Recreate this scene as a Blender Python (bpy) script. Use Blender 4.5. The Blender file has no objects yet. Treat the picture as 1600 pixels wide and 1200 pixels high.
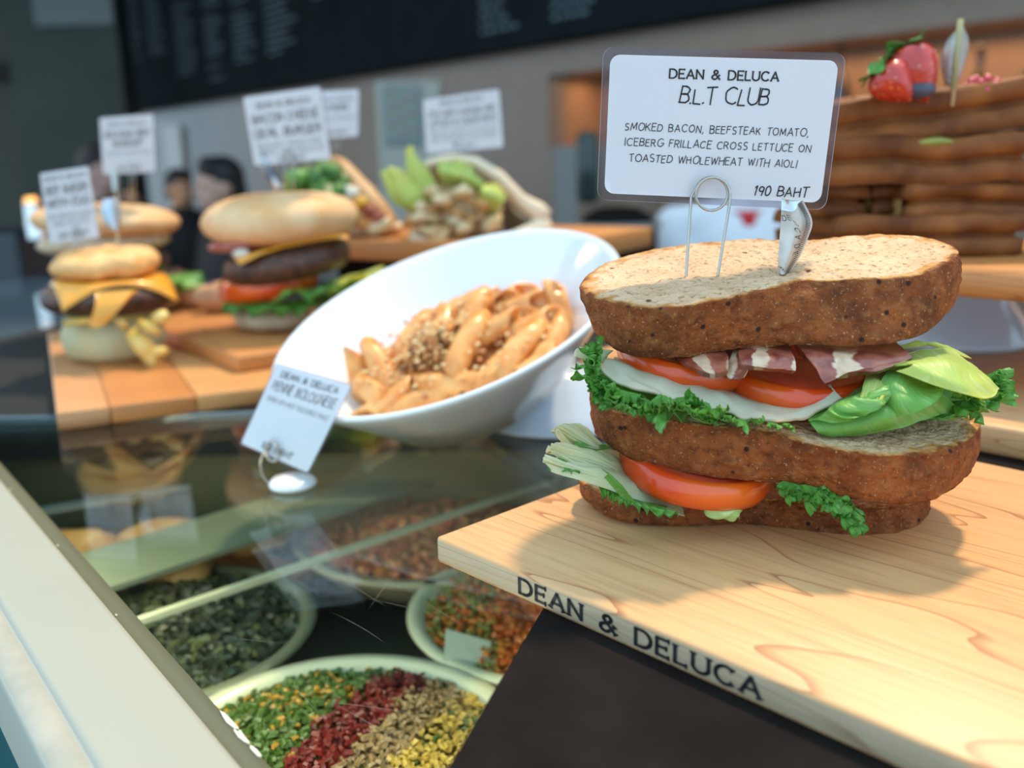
import bpy, math, random
from mathutils import Vector, Matrix, noise
random.seed(7)
PI = math.pi
S = bpy.context.scene
COL = S.collection
# ------------------------------------------------------------ camera, sky, lights
F = 1450.0; PITCH = math.radians(13.5); ROLL = math.radians(-1.15); CZ = .21
CAMR = Matrix.Rotation(PI/2-PITCH, 3, 'X') @ Matrix.Rotation(ROLL, 3, 'Z')
CAMP = Vector((0, 0, CZ))
cd = bpy.data.cameras.new('camera'); cam = bpy.data.objects.new('camera', cd); COL.objects.link(cam)
cam.location = CAMP; cam.rotation_euler = CAMR.to_euler()
cd.sensor_width = 17.3; cd.lens = 17.3*F/1600; cd.clip_start = .01; cd.clip_end = 100
cd.dof.use_dof = True; cd.dof.focus_distance = .405; cd.dof.aperture_fstop = 2.7
S.camera = cam
S.view_settings.view_transform = 'Standard'; S.view_settings.look = 'None'
S.view_settings.exposure = 0.46; S.view_settings.gamma = 1; S.view_settings.use_curve_mapping = False
S.cycles.max_bounces = 10; S.cycles.transparent_max_bounces = 24
S.cycles.caustics_reflective = False; S.cycles.caustics_refractive = False
W = bpy.data.worlds.new('sky'); S.world = W; W.use_nodes = True
bg = W.node_tree.nodes['Background']; bg.inputs[0].default_value = (.54, .79, 1.0, 1); bg.inputs[1].default_value = 1.3

def lamp(name, kind, loc, rot, energy, color, size=1, size_y=None, angle=None):
    l = bpy.data.lights.new(name, kind); l.energy = energy; l.color = color
    if kind == 'AREA':
        l.size = size
        if size_y: l.shape = 'RECTANGLE'; l.size_y = size_y
    if angle is not None: l.angle = angle
    o = bpy.data.objects.new(name, l); COL.objects.link(o); o.location = loc; o.rotation_euler = rot
    return o
def aim(o, d): o.rotation_euler = Vector(d).to_track_quat('-Z', 'Y').to_euler()
sun = lamp('sun', 'SUN', (0, 0, 3), (0, 0, 0), 2.9, (1, .76, .50), angle=math.radians(4.5))
aim(sun, (-.30, -.42, -1))

# ------------------------------------------------------------ pixel -> place on a plane or at a distance
def ray(x, y): return CAMR @ Vector(((x-800)/F, -(y-600)/F, -1))
def onz(x, y, z): d = ray(x, y); return CAMP + d*((z-CZ)/d.z)
def at(x, y, Y): d = ray(x, y); return CAMP + d*(Y/d.y)
def onp(x, y, o, n): d = ray(x, y); return CAMP + d*((o-CAMP).dot(n)/d.dot(n))
def V(*a): return Vector(a)

# ------------------------------------------------------------ materials
def mat(name, col, rough=.5, col2=None, nscale=20, stretch=(1, 1, 1), bump=0, bscale=200, spec=.5, metal=0, coat=0,
        sss=0, sscol=None, emit=None, estr=0, ramp=(.35, .65), trans=0, detail=4):
    m = bpy.data.materials.new(name); m.use_nodes = True; nt = m.node_tree; N = nt.nodes; L = nt.links
    b = N['Principled BSDF']
    c4 = lambda c: (c[0], c[1], c[2], 1)
    b.inputs['Base Color'].default_value = c4(col); b.inputs['Roughness'].default_value = rough
    b.inputs['Specular IOR Level'].default_value = spec; b.inputs['Metallic'].default_value = metal
    b.inputs['Coat Weight'].default_value = coat; b.inputs['Coat Roughness'].default_value = .08
    b.inputs['Transmission Weight'].default_value = trans
    if sss:
        b.inputs['Subsurface Weight'].default_value = sss; b.inputs['Subsurface Scale'].default_value = .004
        b.inputs['Subsurface Radius'].default_value = sscol or (1, .5, .3)
    if emit: b.inputs['Emission Color'].default_value = c4(emit); b.inputs['Emission Strength'].default_value = estr
    tc = N.new('ShaderNodeTexCoord'); mp = N.new('ShaderNodeMapping'); mp.inputs['Scale'].default_value = stretch
    L.new(tc.outputs['Object'], mp.inputs['Vector'])
    if col2:
        n = N.new('ShaderNodeTexNoise'); n.inputs['Scale'].default_value = nscale; n.inputs['Detail'].default_value = detail
        r = N.new('ShaderNodeValToRGB'); r.color_ramp.elements[0].position = ramp[0]; r.color_ramp.elements[1].position = ramp[1]
        r.color_ramp.elements[0].color = c4(col); r.color_ramp.elements[1].color = c4(col2)
        L.new(mp.outputs[0], n.inputs['Vector']); L.new(n.outputs[0], r.inputs[0]); L.new(r.outputs[0], b.inputs['Base Color'])
    if bump:
        n = N.new('ShaderNodeTexNoise'); n.inputs['Scale'].default_value = bscale; n.inputs['Detail'].default_value = 5
        bp = N.new('ShaderNodeBump'); bp.inputs['Strength'].default_value = bump; bp.inputs['Distance'].default_value = .001
        L.new(mp.outputs[0], n.inputs['Vector']); L.new(n.outputs[0], bp.inputs['Height']); L.new(bp.outputs[0], b.inputs['Normal'])
    return m

def nd(m, t, **kw):
    n = m.node_tree.nodes.new(t)
    for k, v in kw.items():
        if k in n.inputs: n.inputs[k].default_value = v
        else: setattr(n, k, v)
    return n
def lk(m, a, b): m.node_tree.links.new(a, b)
def mixc(m, fac, c1, c2):
    x = m.node_tree.nodes.new('ShaderNodeMix'); x.data_type = 'RGBA'
    for s, v in ((x.inputs[0], fac), (x.inputs[6], c1), (x.inputs[7], c2)):
        if hasattr(v, 'links') or hasattr(v, 'is_linked'): lk(m, v, s)
        elif isinstance(v, (int, float)): s.default_value = v
        else: s.default_value = (*v, 1)
    return x.outputs[2]
def ramp(m, fac, p0, p1, c0=(0, 0, 0), c1=(1, 1, 1)):
    r = m.node_tree.nodes.new('ShaderNodeValToRGB'); e = r.color_ramp.elements
    e[0].position = p0; e[1].position = p1; e[0].color = (*c0, 1); e[1].color = (*c1, 1)
    lk(m, fac, r.inputs[0]); return r.outputs[0]
def noisefac(m, coord, scale, detail=4, stretch=None, distort=0):
    if stretch:
        mp = m.node_tree.nodes.new('ShaderNodeMapping'); mp.inputs['Scale'].default_value = stretch; lk(m, coord, mp.inputs[0]); coord = mp.outputs[0]
    n = m.node_tree.nodes.new('ShaderNodeTexNoise'); n.inputs['Scale'].default_value = scale; n.inputs['Detail'].default_value = detail
    n.inputs['Distortion'].default_value = distort
    lk(m, coord, n.inputs['Vector']); return n.outputs[0]
def basemat(name, rough=.6, spec=.4):
    m = bpy.data.materials.new(name); m.use_nodes = True; b = m.node_tree.nodes['Principled BSDF']
    b.inputs['Roughness'].default_value = rough; b.inputs['Specular IOR Level'].default_value = spec
    tc = m.node_tree.nodes.new('ShaderNodeTexCoord'); return m, b, tc
def addbump(m, b, h, strength, dist):
    bp = m.node_tree.nodes.new('ShaderNodeBump'); bp.inputs['Strength'].default_value = strength; bp.inputs['Distance'].default_value = dist
    lk(m, h, bp.inputs['Height']); lk(m, bp.outputs[0], b.inputs['Normal'])

def bread_mat():
    m, b, tc = basemat('wholewheat_bread', .75, .25); co = tc.outputs['Object']
    at_ = nd(m, 'ShaderNodeAttribute'); at_.attribute_name = 'crust'
    n1 = noisefac(m, co, 55, 6); n2 = noisefac(m, co, 400, 4); n3 = noisefac(m, co, 170, 5)
    crust = mixc(m, ramp(m, n1, .34, .66), (.13, .030, .006), (.32, .085, .017))
    crust = mixc(m, ramp(m, n3, .50, .72, (0, 0, 0), (.55, .55, .55)), crust, (.36, .14, .045)); crust = mixc(m, ramp(m, noisefac(m, co, 300, 4), .52, .66, (0, 0, 0), (.5, .5, .5)), crust, (.07, .02, .008))
    crust = mixc(m, ramp(m, noisefac(m, co, 900, 3), .63, .74), crust, (.55, .27, .11))       # flour specks
    vo = nd(m, 'ShaderNodeTexVoronoi', Scale=115.0); lk(m, co, vo.inputs['Vector'])
    crust = mixc(m, ramp(m, vo.outputs['Distance'], .10, .16, (1, 1, 1), (0, 0, 0)), crust, (.035, .012, .006))
    crumb = mixc(m, ramp(m, n1, .3, .7), (.62, .38, .21), (.76, .52, .32))
    crumb = mixc(m, ramp(m, n2, .56, .68), crumb, (.42, .22, .10))
    vo2 = nd(m, 'ShaderNodeTexVoronoi', Scale=75.0); lk(m, co, vo2.inputs['Vector'])
    crumb = mixc(m, ramp(m, vo2.outputs['Distance'], .07, .12, (1, 1, 1), (0, 0, 0)), crumb, (.16, .06, .03))
    gold = mixc(m, ramp(m, at_.outputs['Fac'], .10, .50), crumb, (.56, .26, .075))
    lk(m, mixc(m, ramp(m, at_.outputs['Fac'], .60, 1.0), gold, crust), b.inputs['Base Color'])
    ad = nd(m, 'ShaderNodeMath'); ad.operation = 'ADD'; lk(m, n2, ad.inputs[0]); lk(m, n3, ad.inputs[1])
    addbump(m, b, ad.outputs[0], .9, .0022)
    return m
def maple_mat(name, light, mid, line, seed=0, sc=14):
    m, b, tc = basemat(name, .42, .4); 
    mp = nd(m, 'ShaderNodeMapping'); mp.inputs['Location'].default_value = (seed, seed*.37, 0); mp.inputs['Scale'].default_value = (.17, 1.1, 2.6)
    lk(m, tc.outputs['Object'], mp.inputs[0]); co = mp.outputs[0]
    n = noisefac(m, co, sc, 2, None, .35)
    mu = nd(m, 'ShaderNodeMath'); mu.operation = 'MULTIPLY'; mu.inputs[1].default_value = 13; lk(m, n, mu.inputs[0])
    fr = nd(m, 'ShaderNodeMath'); fr.operation = 'FRACT'; lk(m, mu.outputs[0], fr.inputs[0])
    base = mixc(m, ramp(m, noisefac(m, co, 5, 4), .3, .7), light, mid)
    base = mixc(m, ramp(m, fr.outputs[0], 0, .9, (0, 0, 0), (.45, .45, .45)), base, mid)
    c = mixc(m, ramp(m, fr.outputs[0], .90, .985, (0, 0, 0), (.75, .75, .75)), base, line)
    fib = noisefac(m, tc.outputs['Object'], 350, 3, (.06, 1, 1))
    c = mixc(m, ramp(m, fib, .45, .75, (0, 0, 0), (.35, .35, .35)), c, line)
    lk(m, c, b.inputs['Base Color']); addbump(m, b, fib, .15, .0004)
    return m
def lettuce_mat(name, ca, cb, vein, trans=.45, ribs=14):
    m = bpy.data.materials.new(name); m.use_nodes = True; nt = m.node_tree; b = nt.nodes['Principled BSDF']
    out = nt.nodes['Material Output']; tc = nd(m, 'ShaderNodeTexCoord')
    n = noisefac(m, tc.outputs['Object'], 45, 4); uv = tc.outputs['UV']
    sp = nd(m, 'ShaderNodeSeparateXYZ'); lk(m, uv, sp.inputs[0])
    # UV y runs root(0) -> edge(1)
    c = mixc(m, ramp(m, sp.outputs[1], .15, .95), cb, ca)
    c = mixc(m, ramp(m, n, .42, .64, (0, 0, 0), (.6, .6, .6)), c, cb)
    vn = noisefac(m, uv, ribs, 3, (1, .12, 1), .5)
    c = mixc(m, ramp(m, vn, .55, .70, (0, 0, 0), (.55, .55, .55)), c, vein)
    lk(m, c, b.inputs['Base Color']); b.inputs['Roughness'].default_value = .38; b.inputs['Specular IOR Level'].default_value = .5
    tr = nd(m, 'ShaderNodeBsdfTranslucent'); lk(m, c, tr.inputs[0]); mx = nd(m, 'ShaderNodeMixShader'); mx.inputs[0].default_value = trans
    lk(m, b.outputs[0], mx.inputs[1]); lk(m, tr.outputs[0], mx.inputs[2]); lk(m, mx.outputs[0], out.inputs[0])
    addbump(m, b, vn, .5, .0014)
    return m
def thinglass(name, tint, ior=1.5, rough=.0, scratches=False):
    m = bpy.data.materials.new(name); m.use_nodes = True; nt = m.node_tree; nt.nodes.remove(nt.nodes['Principled BSDF'])
    out = nt.nodes['Material Output']; t = nd(m, 'ShaderNodeBsdfTransparent'); t.inputs[0].default_value = (*tint, 1)
    g = nd(m, 'ShaderNodeBsdfGlossy'); g.inputs['Roughness'].default_value = rough
    lw = nd(m, 'ShaderNodeLayerWeight'); lw.inputs[0].default_value = .5
    pw = nd(m, 'ShaderNodeMath'); pw.operation = 'POWER'; pw.inputs[1].default_value = 5; lk(m, lw.outputs['Facing'], pw.inputs[0])
    ma = nd(m, 'ShaderNodeMath'); ma.operation = 'MULTIPLY_ADD'; r0 = ((ior-1)/(ior+1))**2; ma.inputs[1].default_value = 1-r0; ma.inputs[2].default_value = r0
    lk(m, pw.outputs[0], ma.inputs[0])
    mx = nd(m, 'ShaderNodeMixShader'); lk(m, ma.outputs[0], mx.inputs[0]); lk(m, t.outputs[0], mx.inputs[1]); lk(m, g.outputs[0], mx.inputs[2])
    lk(m, mx.outputs[0], out.inputs[0]); return m

M = {}
M['bread'] = bread_mat()
M['maple'] = maple_mat('pale_maple', (.72, .44, .22), (.66, .34, .135), (.34, .12, .05))
M['maple2'] = maple_mat('warm_maple', (.64, .28, .085), (.52, .20, .055), (.30, .10, .04), 3)
M['stave'] = [maple_mat('board_stave_%d' % i, a, b_, (.30, .12, .05), i*1.7) for i, (a, b_) in enumerate([((.66, .34, .16), (.58, .27, .11)), ((.66, .28, .085), (.55, .21, .06)), ((.72, .36, .13), (.60, .27, .085))])]
M['ink'] = mat('black_ink', (.012, .012, .012), .6)
def paper_mat():
    m = mat('white_card', (.86, .89, .93), .35, coat=.15); nt = m.node_tree; b = nt.nodes['Principled BSDF']; out = nt.nodes['Material Output']
    t = nd(m, 'ShaderNodeBsdfTranslucent'); t.inputs[0].default_value = (.90, .93, .97, 1); x = nd(m, 'ShaderNodeMixShader'); x.inputs[0].default_value = .42
    lk(m, b.outputs[0], x.inputs[1]); lk(m, t.outputs[0], x.inputs[2]); lk(m, x.outputs[0], out.inputs[0]); return m
M['paper'] = paper_mat()
M['laminate'] = thinglass('clear_laminate', (.80, .76, .80), 1.5, .12)
M['lamedge'] = mat('laminate_edge', (.75, .78, .8), .2)
M['steel'] = mat('steel_wire', (.46, .44, .40), .25, metal=1)
M['steel_dark'] = mat('brushed_steel', (.30, .32, .30), .35, metal=1)
M['tomato_skin'] = mat('tomato_skin', (.80, .13, .008), .25, (.72, .06, .006), 22, coat=.35, sss=.12, sscol=(1, .25, .1))
M['tomato_flesh'] = mat('tomato_flesh', (.62, .03, .015), .25, (.74, .10, .04), 70, coat=.5, bump=.3, bscale=150)
M['frill'] = lettuce_mat('frilly_lettuce', (.15, .44, .06), (.20, .50, .09), (.42, .66, .24), .45)
M['green_leaf'] = lettuce_mat('green_lettuce', (.22, .52, .08), (.30, .60, .16), (.50, .74, .34), .45)
M['yellow_leaf'] = lettuce_mat('yellow_green_lettuce', (.74, .77, .16), (.60, .74, .22), (.86, .86, .48), .45)
M['pale_leaf'] = lettuce_mat('pale_iceberg', (.86, .82, .52), (.70, .80, .54), (.90, .92, .76), .4)
M['white_leaf'] = lettuce_mat('white_iceberg', (.90, .80, .60), (.74, .78, .58), (.90, .90, .72), .35, 10)
M['ceramic'] = mat('white_ceramic', (.80, .84, .86), .12, coat=.5)
M['black'] = mat('matt_black_metal', (.011, .009, .008), .75, (.017, .013, .012), 30, spec=.03)
M['dark'] = mat('dark_counter', (.02, .023, .023), .6, spec=.2)
M['cream'] = mat('cream_paint', (.36, .37, .31), .5, (.38, .385, .32), 6, spec=.25)
M['sealant'] = mat('worn_sealant', (.34, .35, .30), .8, (.42, .41, .35), 40, bump=.5, spec=.1)
M['groove'] = mat('seam_grey', (.33, .36, .33), .6)
M['teal'] = mat('teal_glass_side', (.07, .26, .29), .15, coat=.5)
M['glass'] = thinglass('case_glass', (.90, .945, .90), 1.52)
M['gedge'] = mat('glass_edge', (.10, .22, .24), .1)

# ------------------------------------------------------------ mesh helpers
class MB:
    def __init__(s): s.v = []; s.f = []; s.m = []; s.uv = {}; s.at = None
    def vert(s, p): s.v.append(Vector(p)); return len(s.v)-1
    def face(s, idx, mi=0): s.f.append(tuple(idx)); s.m.append(mi)
    def grid(s, rows, mi=0, closeu=False, closev=False, uvs=True):
        nu, nv = len(rows), len(rows[0]); base = len(s.v)
        for i, r in enumerate(rows):
            for j, p in enumerate(r):
                s.v.append(Vector(p))
                if uvs: s.uv[base+i*nv+j] = (j/max(1, nv-1), i/max(1, nu-1))
        for i in range(nu if closeu else nu-1):
            for j in range(nv if closev else nv-1):
                a = base+i*nv+j; b = base+i*nv+(j+1) % nv; c = base+((i+1) % nu)*nv+(j+1) % nv; d = base+((i+1) % nu)*nv+j
                s.face((a, b, c, d), mi)
        return base
    def cap(s, ring, mi=0, flip=False):
        r = list(ring)[::-1] if flip else list(ring); s.face(r, mi)
    def tube(s, pts, rad, n=8, mi=0, closed=False, caps=True):
        pts = [Vector(p) for p in pts]; k = len(pts); rr = rad if isinstance(rad, (list, tuple)) else [rad]*k
        rows = []; prev = None
        for i, p in enumerate(pts):
            if closed: t = pts[(i+1) % k]-pts[i-1]
            else: t = pts[min(i+1, k-1)]-pts[max(i-1, 0)]
            t.normalize()
            a = prev if prev else (Vector((0, 0, 1)) if abs(t.z) < .9 else Vector((1, 0, 0)))
            x = (a - t*a.dot(t)).normalized(); y = t.cross(x); prev = x
            rows.append([p+(x*math.cos(2*PI*q/n)+y*math.sin(2*PI*q/n))*rr[i] for q in range(n)])
        b = s.grid(rows, mi, closeu=closed, closev=True, uvs=False)
        if caps and not closed:
            s.cap(range(b, b+n), mi, True); s.cap(range(b+(k-1)*n, b+k*n), mi)
    def box(s, c, d, mi=0, rz=0, bev=0):
        c = Vector(c); hx, hy, hz = d[0]/2, d[1]/2, d[2]/2; R = Matrix.Rotation(rz, 3, 'Z')
        b = min(bev, hx*.9, hy*.9, hz*.9)
        if b <= 0:
            P = [(x, y, z) for z in (-hz, hz) for x, y in ((-hx, -hy), (hx, -hy), (hx, hy), (-hx, hy))]
            i = len(s.v); s.v += [c+R@Vector(p) for p in P]
            for q in ((0, 3, 2, 1), (4, 5, 6, 7), (0, 1, 5, 4), (1, 2, 6, 5), (2, 3, 7, 6), (3, 0, 4, 7)): s.face([i+k for k in q], mi)
            return
        rows = []
        for z, ins in ((-hz, b), (-hz+b*.3, b*.3), (-hz+b, 0), (hz-b, 0), (hz-b*.3, b*.3), (hz, b)):
            r = []
            for sx, sy, a0 in ((1, 1, 0), (-1, 1, PI/2), (-1, -1, PI), (1, -1, 1.5*PI)):
                for k in range(3):
                    a = a0+k*PI/4; r.append(c+R@Vector((sx*(hx-b)+(b-ins)*math.cos(a), sy*(hy-b)+(b-ins)*math.sin(a), z)))
            rows.append(r)
        i = s.grid(rows, mi, closev=True, uvs=False); s.cap(range(i, i+12), mi, True); s.cap(range(i+60, i+72), mi)
    def lathe(s, prof, c=(0, 0, 0), n=48, mi=0, sx=1, sy=1, fn=None):
        rows = []
        for r, z in prof:
            row = []
            for q in range(n):
                a = 2*PI*q/n; p = Vector((r*sx*math.cos(a), r*sy*math.sin(a), z))
                if fn: p = fn(p, a)
                row.append(Vector(c)+p)
            rows.append(row)
        return s.grid(rows, mi, closev=True, uvs=False)
    def blob(s, c, r, n=12, m=8, mi=0, amp=0, sc=1, R=None, seed=0):
        c = Vector(c); r = Vector(r) if not isinstance(r, (int, float)) else Vector((r, r, r)); rows = []
        for i in range(m+1):
            th = PI*i/m*.998+.001; row = []
            for q in range(n):
                a = 2*PI*q/n; d = Vector((math.sin(th)*math.cos(a), math.sin(th)*math.sin(a), -math.cos(th)))
                k = 1+amp*noise.noise(d*sc+Vector((seed*3.1, seed*1.7, seed)))
                p = Vector((d.x*r.x, d.y*r.y, d.z*r.z))*k
                if R: p = R@p
                row.append(c+p)
            rows.append(row)
        s.grid(rows, mi, closev=True, uvs=False)
    def xf(s, Mx):
        s.v = [Mx@v for v in s.v]; return s
    def build(s, name, mats, parent=None, smooth=True, local=False, label=None, kind=None, attr=None, auto=None):
        me = bpy.data.meshes.new(name)
        vs = s.v
        if parent is not None and not local:
            inv = parent.matrix_basis.inverted() if parent.parent is None else (parent.parent.matrix_basis@parent.matrix_basis).inverted()
            vs = [inv@v for v in vs]
        org = None
        if parent is None and not local:
            n = max(1, len(vs)); org = sum(vs, Vector())/n; org.z = min(v.z for v in vs); vs = [v-org for v in vs]
        me.from_pydata([tuple(v) for v in vs], [], s.f)
        for m_ in (mats if isinstance(mats, (list, tuple)) else [mats]): me.materials.append(m_)
        me.polygons.foreach_set('material_index', s.m)
        me.polygons.foreach_set('use_smooth', [smooth]*len(s.f))
        if s.uv:
            l = me.uv_layers.new(name='UVMap')
            for lo in me.loops: l.data[lo.index].uv = s.uv.get(lo.vertex_index, (0, 0))
        if s.at is not None:
            a = me.attributes.new('crust', 'FLOAT', 'POINT'); a.data.foreach_set('value', s.at)
        me.update()
        if smooth and auto: me.set_sharp_from_angle(angle=math.radians(auto))
        o = bpy.data.objects.new(name, me); COL.objects.link(o)
        if parent is not None: o.parent = parent
        if org is not None: o.location = org
        if label: o['label'] = label
        if kind: o['kind'] = kind
        return o

def thing(name, label, cat, loc=(0, 0, 0), rz=0, group=None, M4=None):
    o = bpy.data.objects.new(name, None); COL.objects.link(o); o.empty_display_size = .02
    if M4 is not None: o.matrix_basis = M4
    else: o.location = loc; o.rotation_euler = (0, 0, rz)
    o['label'] = label; o['category'] = cat
    if M4 is None: o.matrix_basis = Matrix.Translation(Vector(loc)) @ Matrix.Rotation(rz, 4, 'Z')
    if group: o['group'] = group
    return o
def tag(o, label, cat, group=None):
    o['label'] = label; o['category'] = cat
    if group: o['group'] = group
    return o
def copy_thing(o, label=None):
    c = o.copy(); COL.objects.link(c)
    if label: c['label'] = label
    for ch in o.children:
        d = ch.copy(); COL.objects.link(d); d.parent = c
    return c
def struct(name, mb, m, smooth=False, auto=None):
    o = mb.build(name, m, None, smooth, auto=auto); o['kind'] = 'structure'; return o

def cr(p, t):   # Catmull-Rom through list p, t in 0..1
    n = len(p)-1
    if n == 0: return p[0]
    x = min(max(t, 0), 1)*n; i = min(int(x), n-1); u = x-i
    p0 = p[i-1] if i > 0 else p[i]*2-p[i+1]; p1 = p[i]; p2 = p[i+1]; p3 = p[i+2] if i+2 <= n else p[i+1]*2-p[i]
    return .5*((2*p1)+(p2-p0)*u+(2*p0-5*p1+4*p2-p3)*u*u+(3*p1-p0-3*p2+p3)*u*u*u)
def sheet(mb, rows, nu=24, nv=60, th=.0006, amp=0, sc=60, mi=0, ruf=0, rfreq=10, seed=0, jag=0, rdir=None):
    """loft through rows of points (root first, edge last); ruffles grow towards the last row"""
    rows = [[(at(*p) if isinstance(p, tuple) else p) for p in r] for r in rows]
    base = []
    for i in range(nu):
        t = i/(nu-1)
        row = []
        for j in range(nv):
            s_ = j/(nv-1); cp = [cr(r, s_) for r in rows]; row.append(cr(cp, t))
        base.append(row)
    nrm = [[None]*nv for _ in range(nu)]
    for i in range(nu):
        for j in range(nv):
            du = base[min(i+1, nu-1)][j]-base[max(i-1, 0)][j]; dv = base[i][min(j+1, nv-1)]-base[i][max(j-1, 0)]
            n = dv.cross(du); nrm[i][j] = n.normalized() if n.length > 1e-12 else Vector((0, 0, 1))
    top = []; bot = []
    for i in range(nu):
        t = i/(nu-1); a = []; b = []
        for j in range(nv):
            s_ = j/(nv-1); p = base[i][j]; n = nrm[i][j]
            q = p+n*(amp*noise.fractal(p*sc+Vector((seed, seed*2, 0)), 1, 2, 3))
            if ruf:
                w = max(0, (t-.25)/.75)**1.6; ph = 2.2*noise.noise(Vector((s_*6+seed, t*2, seed)))
                k = math.sin(2*PI*rfreq*s_+ph*2)+.40*math.sin(2*PI*rfreq*1.9*s_+ph*4+1)*w
                q = q+(rdir or n)*(ruf*w*k)
                du = (base[min(i+1, nu-1)][j]-base[max(i-1, 0)][j])
                if du.length > 1e-9: q = q+du.normalized()*(ruf*.45*w*math.cos(2*PI*rfreq*.8*s_+ph*3))
            if jag and i >= nu-3:
                du = (base[i][j]-base[i-1][j]); q = q+du*(jag*(noise.noise(Vector((s_*rfreq*3.6+seed, 0, 0)))*1.3+.25*math.sin(s_*rfreq*15)))*(1 if i == nu-1 else .45)
            a.append(q); b.append(q-n*th)
        top.append(a); bot.append(b)
    A = mb.grid(top, mi); B = mb.grid(bot, mi)
    # stitch rim
    rim = [i*nv for i in range(nu)]+[(nu-1)*nv+j for j in range(1, nv)]+[i*nv+nv-1 for i in range(nu-2, -1, -1)]+[j for j in range(nv-2, 0, -1)]
    for k in range(len(rim)):
        p, q = rim[k], rim[(k+1) % len(rim)]
        mb.face((A+p, A+q, B+q, B+p), mi)
    # flip underside
    return mb

# ------------------------------------------------------------ stroke lettering
def arc(cx, cy, rx, ry, a0, a1, n=9):
    return [(cx+rx*math.cos(math.radians(a0+(a1-a0)*i/n)), cy+ry*math.sin(math.radians(a0+(a1-a0)*i/n))) for i in range(n+1)]
G = {
 'A': (.78, [[(0, 0), (.39, 1), (.78, 0)], [(.13, .33), (.65, .33)]]),
 'B': (.62, [[(0, 0), (0, 1)], [(0, 1), (.3, 1)]+arc(.3, .77, .27, .23, 90, -90)+[(0, .54)], [(0, .54), (.34, .54)]+arc(.34, .27, .28, .27, 90, -90)+[(0, 0)]]),
 'C': (.78, [arc(.43, .5, .43, .5, 48, 312, 16)]),
 'D': (.74, [[(0, 0), (0, 1), (.3, 1)]+arc(.3, .5, .44, .5, 90, -90, 14)+[(0, 0)]]),
 'E': (.56, [[(.56, 1), (0, 1), (0, 0), (.56, 0)], [(0, .52), (.46, .52)]]),
 'F': (.54, [[(.54, 1), (0, 1), (0, 0)], [(0, .52), (.44, .52)]]),
 'G': (.80, [arc(.43, .5, .43, .5, 48, 345, 16)+[(.85, .42), (.52, .42)]]),
 'H': (.66, [[(0, 0), (0, 1)], [(.66, 0), (.66, 1)], [(0, .5), (.66, .5)]]),
 'I': (.06, [[(.03, 0), (.03, 1)]]),
 'K': (.64, [[(0, 0), (0, 1)], [(.6, 1), (.02, .42)], [(.2, .6), (.64, 0)]]),
 'L': (.52, [[(0, 1), (0, 0), (.52, 0)]]),
 'M': (.86, [[(0, 0), (.06, 1), (.43, .2), (.8, 1), (.86, 0)]]),
 'N': (.70, [[(0, 0), (0, 1), (.70, 0), (.70, 1)]]),
 'O': (.84, [arc(.42, .5, .42, .5, 90, 450, 20)]),
 'P': (.58, [[(0, 0), (0, 1), (.3, 1)]+arc(.3, .74, .28, .26, 90, -90)+[(0, .48)]]),
 'R': (.64, [[(0, 0), (0, 1), (.3, 1)]+arc(.3, .75, .28, .25, 90, -90)+[(0, .5)], [(.28, .5), (.64, 0)]]),
 'S': (.58, [arc(.30, .75, .26, .25, 40, 270, 10)+arc(.30, .25, .28, .25, 90, -140, 10)[1:]]),
 'T': (.64, [[(0, 1), (.64, 1)], [(.32, 1), (.32, 0)]]),
 'U': (.70, [[(0, 1), (0, .34)]+arc(.35, .34, .35, .34, 180, 360, 12)+[(.70, 1)]]),
 'V': (.72, [[(0, 1), (.36, 0), (.72, 1)]]), 'W': (1.0, [[(0, 1), (.24, 0), (.5, .85), (.76, 0), (1, 1)]]),
 'X': (.64, [[(0, 0), (.64, 1)], [(0, 1), (.64, 0)]]), 'Y': (.64, [[(0, 1), (.32, .5), (.64, 1)], [(.32, .5), (.32, 0)]]),
 'Z': (.6, [[(0, 1), (.6, 1), (0, 0), (.6, 0)]]),
 '&': (.84, [[(.84, 0), (.26, .68)]+arc(.40, .80, .19, .20, 215, -30, 10)+[(.50, .62), (.14, .42)]+arc(.29, .24, .25, .24, 130, 310, 9)+[(.62, .22), (.78, .48)]]),
 '1': (.2, [[(.0, .8), (.16, 1), (.12, 0)]]), '9': (.52, [arc(.26, .72, .25, .27, 0, 360, 14)+[(.50, .6), (.40, 0)]]),
 '0': (.56, [arc(.28, .5, .27, .5, 90, 450, 16)]), '2': (.52, [arc(.26, .74, .24, .25, 160, -20, 9)+[(.0, 0), (.52, 0)]]), '3': (.5, [arc(.24, .75, .23, .24, 150, -80, 9)+arc(.24, .27, .25, .27, 80, -150, 9)]), '7': (.5, [[(0, 1), (.5, 1), (.15, 0)]]),
 '6': (.5, [[(.42, 1), (.08, .5)]+arc(.25, .27, .24, .27, 160, 520, 14)]),
 '.': (.08, [[(.02, .0), (.06, .05)]]), ',': (.12, [[(.08, .06), (.0, -.16)]]), ' ': (.42, []),
}
def text_layout(s, track=.22, hand=False, slant=0, seed=0):
    rnd = random.Random(seed); x = 0; out = []; ends = []
    for ch in s:
        w, st = G[ch]; jy = rnd.uniform(-.05, .05) if hand else 0; sc = rnd.uniform(.92, 1.08) if hand else 1; rot = rnd.uniform(-.07, .07) if hand else 0
        for line in st:
            pts = []
            for (a, b) in line:
                if hand: a, b = a*sc+b*rot+rnd.uniform(-.02, .02), b*sc+jy+rnd.uniform(-.025, .025)+(.10*a if len(line) < 6 and abs(line[0][1]-line[-1][1]) < .05 else 0)
                pts.append((x+a+slant*b, b))
            out.append(pts)
        x += w+(track*(.9 if hand else 1))
    return out, x-track
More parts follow.
